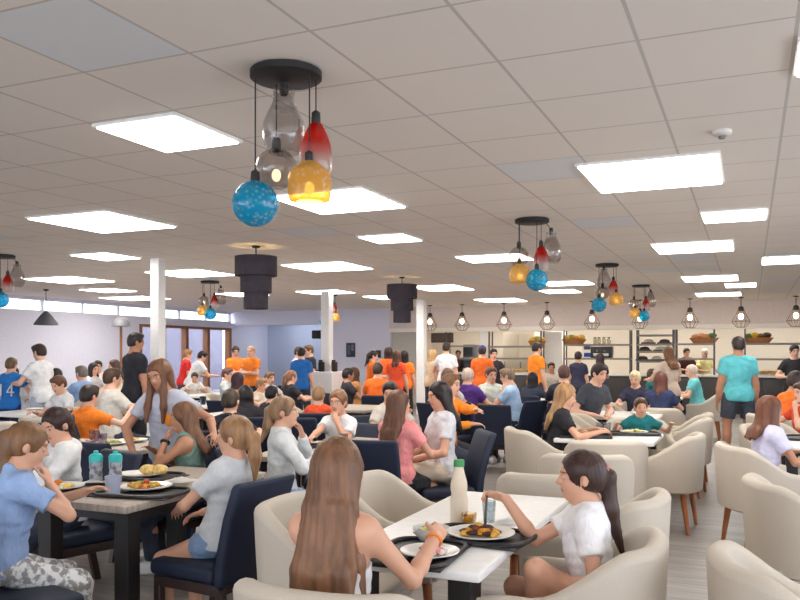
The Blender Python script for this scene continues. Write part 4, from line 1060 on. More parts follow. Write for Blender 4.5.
# ================= OTHER TABLES =================
nl = Vector((-1.35, 3.97)); c2 = nl + U_*.64 - V_*.36
table(c2.x, c2.y, .72, 1.28, 'dark legged table at the left with the teal capped bottles', 'dark', 23)
def tb(px, Y, w, l, label, kind, a=23.5): return table(xat(px, Y), Y, w, l, label, kind, a)
tb(116, 6.75, 1.0, 0.6, 'dark legged table in front of the boy in orange', 'dark')
tb(312, 6.25, 0.7, 0.8, 'dark legged table between the white sweater girl and the drinking girl', 'dark', 10)
tb(400, 7.25, 0.8, 0.5, 'dark legged table before the girl in pink', 'dark', 14)
tb(610, 7.38, .86, 0.82, 'white table with two trays, before the child in teal', 'white')
tb(628, 10.0, .8, 1.0, 'white table behind the child in teal', 'white')
tb(660, 14.2, .8, 1.1, 'white table of the old man in turquoise', 'white')
tb(828, 6.9, .8, 1.2, 'white table at the right edge beside the curly haired girl', 'white')
tb(822, 9.6, .8, 1.1, 'white table of the bearded man in orange', 'white')
tb(40, 10.5, .9, 1.1, 'white table of the boys in white at the far left', 'white')
tb(243, 10.2, .8, 1.1, 'white table in the middle of the hall, left of the orange red child', 'white')
tb(500, 12.2, .8, 1.2, 'table between the purple shirted man and the man in light blue', 'white')
tb(214, 14.8, .8, 1.2, 'far white table below the two standing people in orange', 'white')
tb(100, 13.6, .8, 1.2, 'far white table at the left wall', 'white')
tb(356, 11.3, .8, 1.1, 'far dark table before the broad man in orange', 'dark')
tb(560, 13.4, .8, 1.1, 'far white table beside the grey shirted man', 'white')
tb(203, 11.9, 0.7, 0.9, 'white table left of centre with a blue cup', 'white')
for px, Y, a, k, l in ((356,13.65,-90,'navy','person behind the man in the dark shirt'),(30,13.05,178,'tub','boy in white eating at the far left'),(14,13.95,150,'tub','person behind the blue football shirt'),(61,12.65,-110,'tub','black haired person in white at the far left'),
  (69,9.95,-150,'tub','brown haired boy in white looking down'),(109,9.15,40,'navy','man in the cream shirt at the left'),(84,12.2,-60,'tub','grey haired man in light blue'),(92,14.65,120,'tub','far black haired person by the left wall'),(98,15.45,160,'tub','far dark haired person by the left wall'),(117,14.2,-120,'tub','far woman in a cream top'),
  (195,16.05,170,'tub','child in white by the timber windows'),(225,13.4,100,'tub','person in pale grey below the woman in orange'),(236,11.15,30,'navy','person with dark purple hair'),(247,8.36,-20,'navy','black haired person in dark clothes'),(269,9.35,20,'navy','black haired child in the middle of the hall'),
  (257,11.8,120,'tub','fair haired child in cream'),(268,13.0,130,'tub','far person in pale grey'),(289,12.6,60,'navy','woman with tied brown hair'),(446,10.55,40,'navy','brown haired child behind the orange sleeves'),(466,10.95,30,'navy','older man in purple'),(490,11.45,165,'navy','woman in pale green and white'),
  (532,12.36,30,'navy','black haired child right of the man in light blue'),(551,17.05,185,'navy','far man in the grey shirt'),(584,9.9,150,'tub','person leaning forward in dark grey'),(637,11.45,-150,'tub','person with pale blond hair'),(660,10.35,30,'tub','woman in the dark blue top'),(650,15.2,100,'tub','person in the dark teal top'),(806,8.25,-100,'tub','child in red at the right edge')):
    ch(k, px, Y, a, ('cream tub' if k == 'tub' else 'navy') + ' chair under the ' + l)
# ================= PEOPLE =================
def p(*a, **k): return person(*a, **k)[0]
# --- nearest: the long haired girl seen from behind
cx1, cy1 = xat(352, 2.62), 2.62
g1, i1 = person(341, 2.60, 18, 1.45, 'girl with very long brown hair and bare shoulders seen from behind', X=-.225, lean=6, head=(-2,10,0), bulk=.9, hair=('long',(120,84,60),.56,1.75,.05), top=('cami',(214,212,214)), bot=('shorts',(170,150,130)),
  arms=(('w',(-.16,2.98,.80),(-.2,-.4,-1)), ('w',(.125,2.86,.845),(.15,-.35,-1),((.25,.85,.15),(-.6,.1,-.8),.7))), sk='light')
bracelet(g1, i1, 1, (236,140,60))
# --- girl in white, profile to the left
g2, i2 = person(596, 3.2, -82, 1.33, 'dark haired girl in a white T shirt with ponytail, reaching with a fork', seat=.405, lean=7, head=(0,3,0), sk='light', legs={-1:((-.17,.22,.66),(-.03,.25,.36)), 1:((.12,.30,.52),(.08,.26,.2))}, shoes=(236,234,232), hair=('ponytail',(62,42,36),.30), extra='scrunchie', top=('tshirt',(240,238,240)), bot=('short_shorts',(226,206,200)),
  arms=(('l',(-.10,.17,.60)), ('w',(.44,3.34,.895),(.3,-.2,-.9),((-.9,.2,.05),(.1,-.6,-.8),.95))))
# her left arm rests towards the viewer
# --- left table
g3, i3 = person(224, 4.27, -64, 1.40, 'girl with a ponytail in a pale grey T shirt and denim shorts, seen from behind', seat=.43, lean=-8, head=(-16,-2,-8), hair=('ponytail',(150,112,78),.22), top=('tshirt',(206,208,210)), bot=('short_shorts',(126,150,182)),
  arms=(('l',(-.07,.25,.66),(-1,-.3,-.3)), ('l',(.10,.22,.62))), sk='light')
g4, i4 = person(28, 3.72, 52, 1.42, 'girl in a light blue T shirt with a long ponytail leaning over her plate', X=-1.86, seat=.43, lean=13, head=(10,18,0), hair=('ponytail',(122,88,60),.36), top=('tshirt',(150,176,218)), bot=('wide',(206,206,206),'print'),
  arms=(('l',(-.10,.42,.80)), ('mouth',(.75,.75,-.75))), sk='light')
g5, i5 = person(70, 4.96, -132, 1.4, 'dark haired girl in a white hoodie looking down at her food', seat=.43, lean=8, head=(-22,20,0), hair=('ponytail',(52,34,32),.22), top=('hoodie',(228,228,228)), arms=(('l',(-.06,.33,.84)), ('l',(.10,.33,.82))), sk='light')
bracelet(g5, i5, 1, (40,36,36))
g6, i6 = person(186, 5.62, -95, 1.38, 'girl in a green vest top with long hair, hand raised to her mouth', X=xat(188,5.4), seat=.43, lean=10, head=(0,6,0), hair=('long',(112,76,54),.30), top=('tank',(118,150,140)), arms=(('mouth',), ('l',(.08,.30,.81))), sk='tan')
bracelet(g6, i6, -1, (36,34,36), 'wrist_watch', .011)
g7, i7 = person(170, 6.0, 188, 1.50, 'standing girl with long brown hair in a grey T shirt, reaching down to the table', pose='stand', lean=15, head=(12,20,4), hair=('long',(112,74,50),.42,2.02), top=('tshirt',(188,190,204)), bot=('trousers',(56,76,116)),
  arms=(('w',(xat(220,5.9),5.7,.93),(.6,.5,-.3)), ('w',(xat(133,5.75),5.75,.79),(-.8,.4,.1),((0,-.2,-1),(.3,-1,0),.35))), sk='tan')
b_ = B(); blob(b_, (0,0,0), (.045,.022,.045), 14)
gi = i7['t'](-.06,.086,.19); o = obj('badge', b_, M('cloth', (250,150,30), .8), g7, tuple(gi)); o['label'] = 'round orange badge on the chest'
# --- centre left
p(279, 5.62, 78, 1.44, 'girl in a white sweater and pale jeans with a ponytail, seen from behind', seat=.43, lean=4, head=(12,4,0), hair=('ponytail',(136,106,78),.22), top=('long',(218,220,220)), bot=('trousers',(148,172,208)), arms=(('mouth',), ('l',(.1,.3,.8))), sk='light')
p(342, 7.0, 205, 1.42, 'girl in a white T shirt drinking with one hand at her mouth', seat=.43, lean=8, head=(-6,6,0), hair=('bun',(128,92,66)), top=('tshirt',(232,232,234)), arms=(('mouth',), ('w',(xat(306,6.4),6.42,.79))), sk='light')
p(397, 6.3, 32, 1.46, 'girl in a pink T shirt and black shorts with long brown hair, seen from behind', seat=.43, lean=3, head=(26,0,0), hair=('long',(100,66,48),.36), top=('tshirt',(240,150,150)), bot=('shorts',(34,34,40)), arms=(('table'), ('fwd')), sk='light')
p(443, 6.6, -108, 1.55, 'dark haired girl in a pale T shirt and beige trousers sitting sideways', seat=.44, lean=2, head=(0,12,0), hair=('long',(40,30,30),.34), top=('tshirt',(212,210,214)), bot=('trousers',(200,184,164)), arms=('lap','lap'), sk='light',
  legs={-1:((-.10,.4,.56),(-.04,.62,.26)), 1:((.09,.38,.52),(.10,.36,.07))})
p(442, 8.3, 120, 1.6, 'boy in an orange long sleeved shirt stretching his arm across the table', seat=0.45, lean=10, head=(0,6,0), hair=('short',(120,84,58)), top=('long',(250,150,44)), arms=(('w',(xat(487,7.7),7.7,.93)), 'table'))
p(388, 7.95, 160, 1.5, 'dark haired boy in a grey T shirt looking down beside the girl in pink', seat=.43, lean=8, head=(25,14,0), hair=('short',DK), top=('tshirt',(196,188,178)), arms=('table','table'), sk='light')
p(318, 8.9, 8, 1.32, 'small child with short fair hair in an orange red T shirt, back turned', seat=.43, head=(0,6,0), hair=('short',(160,124,88)), top=('tshirt',(244,92,50)))
p(346, 13, 70, 1.5, 'man with short dark hair in a dark shirt left of the orange group', seat=0.46, head=(0,5,0), hair=('short',DK), top=('tshirt',(52,50,58)), sk='tan')
p(356, 13.6, -90, 1.5, 'person with brown hair behind the man in the dark shirt', seat=0.46, head=(0,8,0), hair=('bob',BR,.2), top=('tshirt',(214,150,90)))
# --- left, behind the first table
g8 = p(82, 7.6, 24, 1.46, 'boy in an orange T shirt seen from behind, arm stretched to the right', seat=.43, lean=10, head=(6,8,0), hair=('short',(52,40,38)), top=('tshirt',(246,128,30)), arms=('table', ('w',(xat(128,7.7),7.8,.95))))
p(109, 9.2, 40, 1.65, 'man with brown hair in a cream shirt seen from behind at the left', seat=.45, lean=4, head=(10,4,0), hair=('short',(74,52,40)), top=('tshirt',(222,216,206)), bulk=1.0)
fb, fi = person(10, 11.6, 4, 1.46, 'child in a blue football shirt with white marks on the back, standing far left', pose='stand', hair=('short',(104,82,58)), top=('tshirt',(34,120,200)), bot=('shorts',(40,60,130)), arms=('fwd','fwd'))
b_ = B()
for x0, z0, x1, z1 in ((-.05,.08,-.05,.20),(.012,.12,.06,.20),(.012,.12,.085,.12),(.06,.08,.06,.20)):
    tube(b_, [Vector(tuple(fi['t'](v, -.088 - .0*v, w))) for v, w in ((x0,z0),(x1,z1))], .011, 6)
o = obj('shirt_number', b_, M('cloth', (230,232,238), .85), fb)
p(42, 11.6, -70, 1.66, 'young man with dark hair in a white T shirt standing by the left wall', pose='stand', head=(0,12,0), hair=('fringe',(54,36,34)), top=('tshirt',(236,236,238)), bot=('trousers',(180,188,204)), arms=('fwd','fwd'))
p(30, 13, 178, 1.4, 'boy in a white shirt eating, facing the viewer at the far left', seat=.46, lean=12, head=(0,14,0), hair=('short',(120,86,62)), top=('tshirt',(232,230,230)), arms=('mouth','table'))
p(14, 13.9, 150, 1.5, 'dark haired person behind the child in the blue football shirt', seat=.46, hair=('short',DK), top=('tshirt',(200,206,216)))
p(61, 12.6, -110, 1.52, 'black haired person in white beside the boys at the far left table', seat=.46, lean=8, head=(0,10,0), hair=('bob',DK,.2), top=('tshirt',(230,230,232)))
p(69, 9.9, -150, 1.48, 'brown haired boy in white looking down at the far left table', seat=.46, lean=14, head=(0,24,0), hair=('short',(98,66,48)), top=('tshirt',(222,222,224)))
p(84, 12.2, -60, 1.6, 'grey haired man in a light blue shirt at the left', seat=.46, lean=6, head=(0,6,0), hair=('short',(120,112,104)), top=('tshirt',(140,172,216)))
p(92, 14.6, 120, 1.55, 'far seated person with black hair by the left wall', seat=.5, hair=('bob',DK,.2), top=('tshirt',(214,214,220)))
p(98, 15.4, 160, 1.62, 'far seated person with dark hair next to the wall, second from the lamp', seat=.5, hair=('short',DK), top=('tshirt',(220,200,190)))
p(117, 14.2, -120, 1.66, 'far seated woman with brown hair in a cream top below the floor lamp', seat=.5, hair=('long',(80,54,44),.3), top=('tshirt',(236,222,196)))
p(134, 10.7, 40, 1.8, 'tall man in a black T shirt standing left of the first column', pose='stand', lean=2, head=(20,6,0), hair=('short',(48,40,40)), top=('tshirt',(34,35,44)), bot=('trousers',(36,38,48)), arms=('hang','hang'), sk='tan')
p(183, 18, 60, 1.62, 'fair haired person in red standing by the timber windows', pose='stand', lean=10, head=(10,10,0), hair=('short',(160,116,80)), top=('tshirt',(224,44,44)), arms=('fwd','hang'))
p(191, 17.4, 50, 1.62, 'black haired person in white bending forward by the timber windows', pose='stand', lean=24, head=(10,24,0), hair=('short',(24,22,26)), top=('tshirt',(228,228,232)), arms=('fwd','fwd'))
p(235, 18, 150, 1.68, 'woman in an orange T shirt and white shorts standing, looking at a phone', pose='stand', head=(10,14,0), hair=('bun',(46,34,32)), top=('tshirt',(250,136,40)), bot=('shorts',(236,234,232)), arms=('cross','cross'))
p(252, 17.4, -160, 1.68, 'person in orange with folded arms standing beside the recess', pose='stand', head=(0,2,0), hair=('crop',(196,150,116)), top=('tshirt',(250,136,40)), bot=('trousers',(40,40,48)), arms=('cross','cross'))
p(195, 16, 170, 1.25, 'dark haired child in white seated before the timber windows', seat=.46, lean=10, head=(0,18,0), hair=('short',(86,60,48)), top=('tshirt',(232,230,228)))
p(225, 13.4, 100, 1.5, 'seated person in a pale grey shirt below the woman in orange', seat=.46, hair=('short',(108,70,60)), top=('tshirt',(190,196,196)))
p(236, 11.2, 30, 1.45, 'person with dark purple hair and an orange shirt, seated, back turned', seat=.46, hair=('bob',(62,34,44),.16), top=('tshirt',(250,146,44)))
p(229, 7.0, 10, 1.42, 'boy in a black T shirt with a white collar seen from behind', seat=.43, head=(0,8,0), hair=('short',(66,52,42)), top=('tshirt',(34,36,46)), extra='collar')
p(247, 8.4, -20, 1.4, 'person with black hair in dark clothes next to the black shirted boy', seat=.42, lean=10, head=(0,12,0), hair=('bob',(30,26,28),.2), top=('tshirt',(44,40,46)))
p(269, 9.4, 20, 1.3, 'black haired child seen from behind in the middle of the hall', seat=.43, lean=8, hair=('short',(26,24,28)), top=('tshirt',(54,52,60)))
p(257, 11.8, 120, 1.28, 'fair haired child in cream seated at the middle white table', seat=.46, lean=10, head=(0,14,0), hair=('short',(164,128,92)), top=('tshirt',(226,214,196)))
p(268, 13.0, 130, 1.4, 'far seated person in pale grey left of the group of three', seat=.46, hair=('short',(120,92,72)), top=('tshirt',(206,206,208)))
p(289, 12.6, 60, 1.45, 'woman with tied brown hair in a dark shirt left of the blue shirted person', seat=.46, hair=('ponytail',(140,100,74),.2), top=('tshirt',(48,44,52)))
p(297, 17.2, 110, 1.66, 'person in white standing at the left of the group of three', pose='stand', hair=('short',(60,44,38)), top=('tshirt',(232,232,234)), bot=('trousers',(60,62,72)), arms=('hang','hang'))
p(301, 15.8, 5, 1.64, 'person in a bright blue T shirt standing with back turned', pose='stand', hair=('short',(36,28,28)), top=('tshirt',(30,104,182)), bot=('trousers',(44,46,58)), arms=('hang','hang'))
p(311, 17.6, -120, 1.7, 'person in black standing at the right of the group of three', pose='stand', hair=('short',(96,68,50)), top=('tshirt',(34,34,40)), bot=('trousers',(40,40,46)), arms=('hang','hang'))
# --- orange group by the grey door
p(371, 16.6, 80, 1.58, 'dark haired girl in orange standing at the left of the orange group', pose='stand', hair=('ponytail',(46,34,32),.25), top=('tshirt',(250,120,34)), bot=('shorts',(40,40,48)), arms=('hang','fwd'))
p(388, 17.2, 10, 1.66, 'tall dark haired person in orange standing second in the orange group', pose='stand', hair=('bob',(50,34,32),.2), top=('tshirt',(248,112,40)), bot=('trousers',(44,44,52)), arms=('hang','hang'))
p(396, 16, 20, 1.58, 'person in a red orange T shirt standing third in the orange group, brown hair', pose='stand', hair=('long',(92,56,40),.25), top=('tshirt',(244,86,46)), bot=('trousers',(40,40,48)), arms=('hang','hang'))
p(404, 16.6, 8, 1.58, 'black haired person in orange standing at the right end of the orange group', pose='stand', hair=('bob',(34,26,28),.22), top=('tshirt',(250,128,36)), bot=('trousers',(44,44,50)), arms=('hang','hang'))
p(377, 12.5, 12, 1.68, 'broad man in an orange T shirt seated with his back turned', seat=0.46, lean=6, head=(0,6,0), hair=('short',(70,48,40)), top=('tshirt',(250,112,30)), bulk=1.0)
p(446, 17, 18, 1.76, 'man in a white T shirt standing with back turned at the left of the servery', pose='stand', hair=('short',(50,38,36)), top=('tshirt',(234,234,238)), bot=('trousers',(60,60,70)), arms=('fwd','hang'))
p(431, 17.6, 60, 1.6, 'fair haired person in cream beside the third column', pose='stand', hair=('bob',(196,160,112),.2), top=('tshirt',(214,190,160)), arms=('fwd','hang'))
p(446, 10.6, 40, 1.5, 'brown haired child behind the boy in orange sleeves', seat=.5, hair=('bob',(116,84,66),.18), top=('tshirt',(206,196,190)))
p(458, 24.2, 180, 1.62, 'kitchen worker in dark clothes behind the left counter, nearer the column', pose='stand', hair=('short',(80,50,44)), top=('tshirt',(84,56,56)), arms=('fwd','fwd'))
p(468, 24.6, 190, 1.64, 'kitchen worker in dark clothes behind the left counter, nearer the orange shirt', pose='stand', hair=('short',(70,48,42)), top=('tshirt',(80,54,54)), arms=('fwd','fwd'))
p(466, 11, 30, 1.58, 'older man with thin grey hair in a purple shirt', seat=0.46, lean=6, head=(8,8,0), hair=('crop',(206,184,172)), top=('tshirt',(84,46,128)), bulk=1.0)
p(482, 16, 12, 1.68, 'person in an orange T shirt and blue cap standing with back turned', pose='stand', hair=('short',(60,46,42)), top=('tshirt',(252,112,36)), bot=('trousers',(50,52,60)), extra='cap', arms=('hang','hang'))
p(493, 17, 170, 1.62, 'person in a black T shirt standing right of the blue cap', pose='stand', hair=('short',(44,34,36)), top=('tshirt',(44,38,48)), bot=('trousers',(44,44,50)), arms=('fwd','fwd'))
p(490, 11.4, 165, 1.6, 'woman in a pale green and white top seated, facing the viewer', seat=0.46, hair=('short',(104,72,58)), top=('tshirt',(206,212,200)))
p(517, 11, -72, 1.62, 'man in a light blue shirt resting his forehead on his hand', seat=0.45, lean=12, head=(0,16,0), hair=('short',(128,104,84)), top=('tshirt',(168,198,232)), bot=('trousers',(40,44,56)), arms=('cheek','table'), bulk=1.0, sk='fair')
p(535, 16, 62, 1.74, 'tall person in an orange T shirt standing alone by the white fridge', pose='stand', hair=('short',(40,32,34)), top=('tshirt',(252,140,30)), bot=('trousers',(60,60,66)), arms=('hang','hang'))
p(532, 12.4, 30, 1.4, 'black haired child seated just right of the man in light blue', seat=.46, hair=('bob',(30,26,30),.2), top=('tshirt',(60,66,84)))
p(551, 17, 185, 1.6, 'man in a grey shirt seated facing the viewer, right of the standing orange shirt', seat=0.46, hair=('short',(60,44,40)), top=('tshirt',(176,168,156)), sk='tan')
w1, iw = person(556, 7.35, 100, 1.46, 'woman with long fair hair in a black T shirt looking down at her food', lean=8, head=(8,18,0), hair=('long',(164,124,84),.36), top=('tshirt',(32,31,36)), arms=('table','table'), sk='light')
p(564, 10.8, 12, 1.65, 'person in a black T shirt seated with back turned beside the fridge', seat=0.46, hair=('short',(92,64,54)), top=('tshirt',(34,38,54)))
p(578, 16.6, 20, 1.56, 'person in a dark navy shirt standing below the blue signs', pose='stand', hair=('short',(38,30,34)), top=('tshirt',(50,52,78)), bot=('trousers',(46,44,56)), arms=('hang','hang'))
p(584, 9.9, 150, 1.7, 'person in a dark grey shirt leaning forward near the kitchen', seat=.52, lean=24, head=(0,14,0), hair=('short',(46,36,38)), top=('tshirt',(66,70,78)), bot=('trousers',(78,62,96)), arms=('lap','lap'))
p(601, 17.2, -20, 1.52, 'person in dark navy clothes standing beside the coffee machine', pose='stand', hair=('bob',(60,46,44),.16), top=('tshirt',(44,40,62)), bot=('trousers',(38,38,48)), arms=('hang','fwd'))
p(637, 11.4, -150, 1.5, 'person with pale blond hair in a dark shirt behind the child in teal', seat=0.46, lean=10, head=(0,16,0), hair=('short',(236,208,168)), top=('tshirt',(50,50,74)))
p(640, 8.05, 186, 1.14, 'small child in a teal T shirt facing the viewer with arms on the table', lean=6, head=(0,4,0), hair=('short',(92,64,46)), top=('tshirt',(20,112,116)), arms=(('l',(-.26,.2,.80)), ('l',(.26,.2,.80))), sk='light')
p(660, 10.4, 30, 1.5, 'woman with brown hair in a dark blue top, back turned, left of the old man', seat=.46, hair=('long',(104,62,50),.24), top=('tshirt',(52,62,100)))
p(670, 13.4, -20, 1.64, 'woman with long light brown hair in a cream blouse standing at the servery', pose='stand', hair=('long',(130,92,64),.3), top=('tshirt',(222,200,182)), bot=('trousers',(70,60,60)), arms=('fwd','fwd'))
p(650, 15.2, 100, 1.4, 'person in a dark teal top seated behind the brown haired woman', seat=.46, hair=('short',(80,60,50)), top=('tshirt',(40,110,112)))
p(686, 21.5, 180, 1.66, 'kitchen worker in dark clothes behind the steel rack counter', pose='stand', hair=('short',(54,40,40)), top=('tshirt',(92,50,46)), arms=('fwd','fwd'))
p(704, 21.3, 170, 1.62, 'kitchen worker in a yellow shirt and white cap', pose='stand', hair=('short',(220,210,200)), top=('tshirt',(232,226,156)), extra='chef', arms=('fwd','fwd'))
p(699, 14, -72, 1.6, 'old balding man in a turquoise T shirt reaching over his table', seat=.46, lean=12, head=(0,10,0), hair=('crop',(214,196,186)), top=('tshirt',(110,200,206)), arms=('fwd','table'), bulk=1.0, sk='fair')
p(738, 11.2, 4, 1.76, 'man in a teal T shirt and dark shorts standing with his back to the viewer', pose='stand', lean=0, head=(4,2,0), hair=('short',(62,50,48)), top=('tshirt',(98,196,204)), bot=('shorts',(66,72,84)), shoes=(50,48,50), arms=('hang','hang'), bulk=1.12, sk='tan')
p(794, 14.6, -160, 1.68, 'kitchen worker in black with dark hair at the right edge', pose='stand', head=(-10,10,0), hair=('short',(40,34,38)), top=('tshirt',(40,38,44)), arms=('fwd','fwd'))
p(787, 9.1, 66, 1.6, 'bearded man in an orange T shirt seated at the right edge', seat=.46, lean=14, head=(10,10,0), hair=('short',(60,46,44)), top=('tshirt',(248,120,34)), arms=('table','table'), sk='tan', beard=(70,50,44))
w2, iw2 = person(762, 6.05, 80, 1.37, 'girl with curly brown hair in a lavender dress facing right', lean=7, head=(4,8,0), hair=('long',(112,70,50),.26), top=('dress',(214,212,238)), arms=(('l',(-.08,.32,.74)), ('l',(.10,.30,.70))), sk='tan')
p(806, 8.2, -100, 1.4, 'child in a red top cut by the right edge of the picture', seat=.46, hair=('short',(70,50,44)), top=('tshirt',(226,84,40)), arms=('mouth','table'))
# ================= THINGS ON THE TABLES =================
z = tray(.33, 3.30, -60, 'black tray in front of the dark haired girl in white')
z1 = plate(.33, 3.29, z, 'large white plate of pasta before the dark haired girl in white', .14)
food(.33, 3.29, z1, [(222,150,40),(60,34,26),(236,180,70),(120,60,30)], 'serving of pasta with dark olives on the plate of the girl in white', 'pasta', .075, 40)
z = tray(.07, 3.02, 20, 'black tray in front of the long haired girl')
plate(.11, 2.98, z, 'white plate with a little pink food before the long haired girl', .11)
food(.11, 2.98, z+.009, [(226,140,150),(240,224,210)], 'scraps of pink food on the plate of the long haired girl', 'leftovers', .05, 14, .02)
def bowl(X, Y, z, label, r=.075):
    o = obj('soup_bowl', lathe(B(), [(0.001,0),(r*.5,0),(r*.9,.035),(r,.06),(r*.96,.06),(r*.85,.036),(r*.4,.008),(0.001,.008)], 28), CHINA, None, (X, Y, z)); tag(o, label, 'bowl', 'white bowls')
bowl(.125, 3.235, TH+.001, 'white bowl of salad between the long haired girl and the tall bottle')
food(.125, 3.235, TH+.035, [(236,206,110),(120,150,60),(236,228,200)], 'salad filling the white bowl on the nearest table', 'salad', .055, 24, .02)
BX, BY = at(459, 524, TH)
lath_thing('drink_bottle', 'tall bottle of creamy drink with a green cap on the nearest white table', 'bottle', BX, BY, TH+.001, [('body', [(.036,0),(.039,.01),(.039,.11),(.034,.135),(.038,.16),(.036,.185),(.023,.235),(.020,.255)], M('plastic', (224,208,184), .35)), ('cap', [(.024,.255),(.024,.282),(.022,.285)], M('plastic', (40,140,72), .4))])
cup(*at(489, 522, TH), TH+.001, 'clear water glass beside the raised fork hand', (232,238,242), .095, .032)
cup(*at(469, 527, TH), TH+.001, 'small glass of orange juice at the foot of the tall bottle', (240,226,200), .06, .034, (240,180,60))
napkin(*at(452, 535, TH), TH+.002, 'white napkin between the two trays on the nearest table', -20)
napkin(*at(508, 524, TH), TH+.002, 'pale green and white napkin beside the water glass', 30, .08)
wr = i2['WRI'][1]
b_ = B(); tube(b_, [(wr[0]-.075, wr[1]+.02, wr[2]+.03), (wr[0]-.085, wr[1]-.0, wr[2]-.06), (wr[0]-.09, wr[1]-.03, wr[2]-.11)], .006, 8); 
o = obj('fork', b_, dsteel); tag(o, 'steel fork held by the dark haired girl in white', 'fork')
# left table
P_ = lambda px, py: at(px, py, TH)
z = tray(*P_(66,492), 75, 'black tray before the girl in the light blue shirt'); plate(*P_(60,491), z, 'white plate with yellow food before the girl in light blue', .13); food(*P_(58,491), z+.009, [(236,190,70),(220,130,60),(240,226,200)], 'yellow rice and vegetables on the plate of the girl in light blue', 'rice_dish', .08, 34, .03)
z = tray(*P_(142,494), 105, 'black tray nearest the girl in the pale grey T shirt', .32, .46); plate(*P_(146,491), z, 'white plate with an omelette before the girl in pale grey', .14); food(*P_(143,490), z+.009, [(226,160,60),(206,90,50),(150,160,70)], 'omelette with vegetables on the plate of the girl in pale grey', 'omelette', .075, 34, .035)
z = tray(*P_(146,478), 105, 'black tray before the girl in green'); plate(*P_(140,478), z, 'white plate with bread before the girl in green', .13)
for k, (px, py, lab) in enumerate(((148,477.5,'left bread roll on the plate of the girl in green'),(160,477.5,'right bread roll on the plate of the girl in green'))):
    x, y = P_(px, py); b_ = B(); blob(b_, (0,0,.03), (.05,.042,.032), 16, .05); o = obj('bread_roll', b_, M('food', (232,194,120)), None, (x, y, z+.009)); tag(o, lab, 'bread')
sport_bottle(*P_(96,482), TH+.001, 'teal capped water bottle on the left, nearer the girl in the hoodie')
sport_bottle(*P_(115.5,482), TH+.001, 'teal capped water bottle on the right, beside the omelette tray')
cup(*P_(113,497), TH+.009+.002, 'grey plastic cup standing at the left of the omelette tray', (176,184,206), .1, .042, None, True)
napkin(*P_(180,484), TH+.012, 'crumpled white napkin before the girl in green', 20, .14)
napkin(*P_(92,484.5), TH+.002, 'crumpled white napkin behind the girl in light blue, by the bottles', 50, .11)
# table of the boy in orange
for k, (px, py, lab, cols) in enumerate(((78,443,'plate of food left of the outstretched orange arm',[(214,90,60),(236,220,190)]),(112,445,'plate of food in front of the standing girl',[(236,200,110),(130,150,70)]),(133,442,'plate with bread at the right end of the orange boy table',[(230,180,80),(240,210,140)]))):
    x, y = P_(px, py); plate(x, y, TH+.001, 'white ' + lab, .12); food(x, y, TH+.01, cols, 'serving on the ' + lab, 'food_serving', .07, 16, .03)
for px, py, lab in ((72,445,'glass nearest the boy in orange'),(94,442,'glass behind the outstretched orange arm'),(102,446,'glass in the middle of the orange boy table')): cup(*P_(px, py), TH+.001, lab, (222,214,220), .1, .04)
# white sweater table
for px, py, lab, cols in ((303,446,'white plate of red pasta before the girl in the white sweater',[(214,90,50),(230,150,80)]),(326,446,'white plate beside the drinking girl',[(220,190,140),(150,120,80)])):
    z = tray(*P_(px, py), 10, 'black tray under the ' + lab, .28, .36); x, y = P_(px, py); plate(x, y, z, lab, .11); food(x, y, z+.009, cols, 'food on the ' + lab, 'food_serving', .07, 16, .025)
cup(*P_(344,446), TH+.001, 'clear glass at the right of the drinking girl', (226,230,232))
for px, py, lab in ((408,437.5,'white plate between the girl in pink and the boy looking down'),(392,438,'white plate left of the girl in pink')): plate(*P_(px, py), TH+.001, lab, .12)
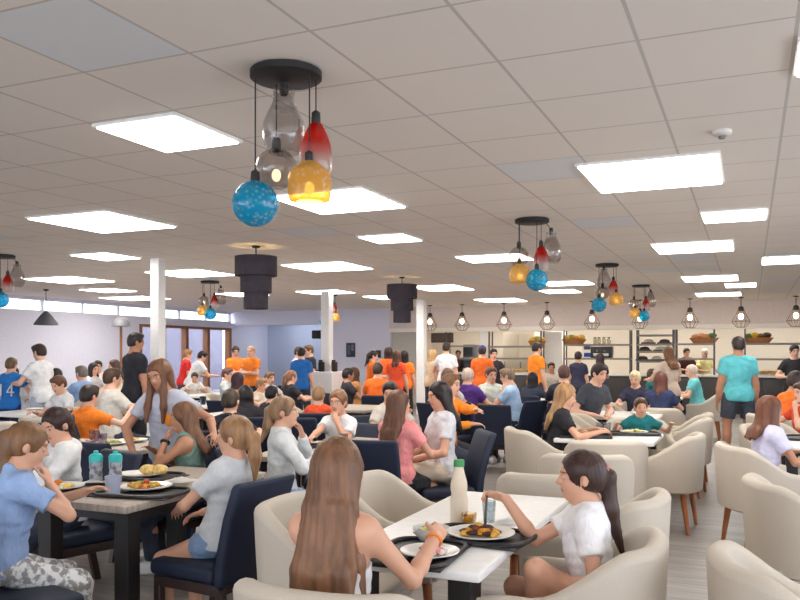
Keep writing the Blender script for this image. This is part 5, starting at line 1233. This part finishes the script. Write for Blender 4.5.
# right table
for px, py, lab, cols in ((585,437,'white plate before the woman in the black T shirt',[(220,200,160),(170,110,70)]),(634,434.5,'white plate before the child in teal',[(236,214,150),(150,160,90)])):
    x, y = P_(px, py); z = tray(x, y, 100, 'black tray under the ' + lab, .32, .46); plate(x, y, z, lab, .13); food(x, y, z+.009, cols, 'food on the ' + lab, 'food_serving', .08, 18, .03)
for px, py, lab in ((600,434,'clear glass behind the tray of the woman in black, left one'),(607,434.5,'clear glass behind the tray of the woman in black, right one')): cup(*P_(px, py), TH+.001, lab, (230,232,234), .11, .036)
x, y = xat(803, 7.1), 7.1
tray(x, y, 30, 'black tray at the right edge before the curly haired girl', .3, .4)
plate(*P_(640,414.5), TH+.001, 'white plate on the table behind the child in teal', .12); cup(*P_(612,414), TH+.001, 'clear glass on the table behind the child in teal', (230,232,234))
plate(*P_(662,396), TH+.001, 'white plate before the old man in turquoise', .13)
cup(*P_(203,404.6), TH+.001, 'blue cup on the white table left of centre', (60,150,176), .12, .05)
for px, py, lab in ((36,410,'white plate before the boys in white'),(52,411,'white plate second along the table of the boys in white'),(243,412.5,'white plate on the middle white table'),(497,403.3,'white plate before the purple shirted man')): plate(*P_(px, py), TH+.001, lab, .13)
# ================= CAMERA, LIGHT, LOOK =================
cam = bpy.data.cameras.new('camera'); cam.sensor_width = 36; cam.lens = F/800*36; cam.shift_y = (HY-300)/800; cam.clip_start = .05
co = bpy.data.objects.new('camera', cam); COL.objects.link(co); co.location = (0,0,EYE); co.rotation_euler = (PI/2, 0, 0); sc.camera = co
w = bpy.data.worlds.new('sky'); sc.world = w; w.use_nodes = True
bg = w.node_tree.nodes['Background']; bg.inputs[0].default_value = (.93,.95,1,1); bg.inputs[1].default_value = 4.0
sun = bpy.data.lights.new('sun', 'SUN'); sun.energy = .3; sun.angle = .1; so = bpy.data.objects.new('sun', sun); COL.objects.link(so); so.rotation_euler = (math.radians(40), math.radians(10), math.radians(20))
vs = sc.view_settings; vs.view_transform = 'Standard'; vs.look = 'None'; vs.gamma = 1; vs.use_curve_mapping = False; vs.exposure = 0.52
sc.cycles.max_bounces = 7; sc.cycles.transparent_max_bounces = 12; sc.cycles.sample_clamp_indirect = 4; sc.cycles.use_denoising = True; sc.cycles.caustics_reflective = False; sc.cycles.caustics_refractive = False
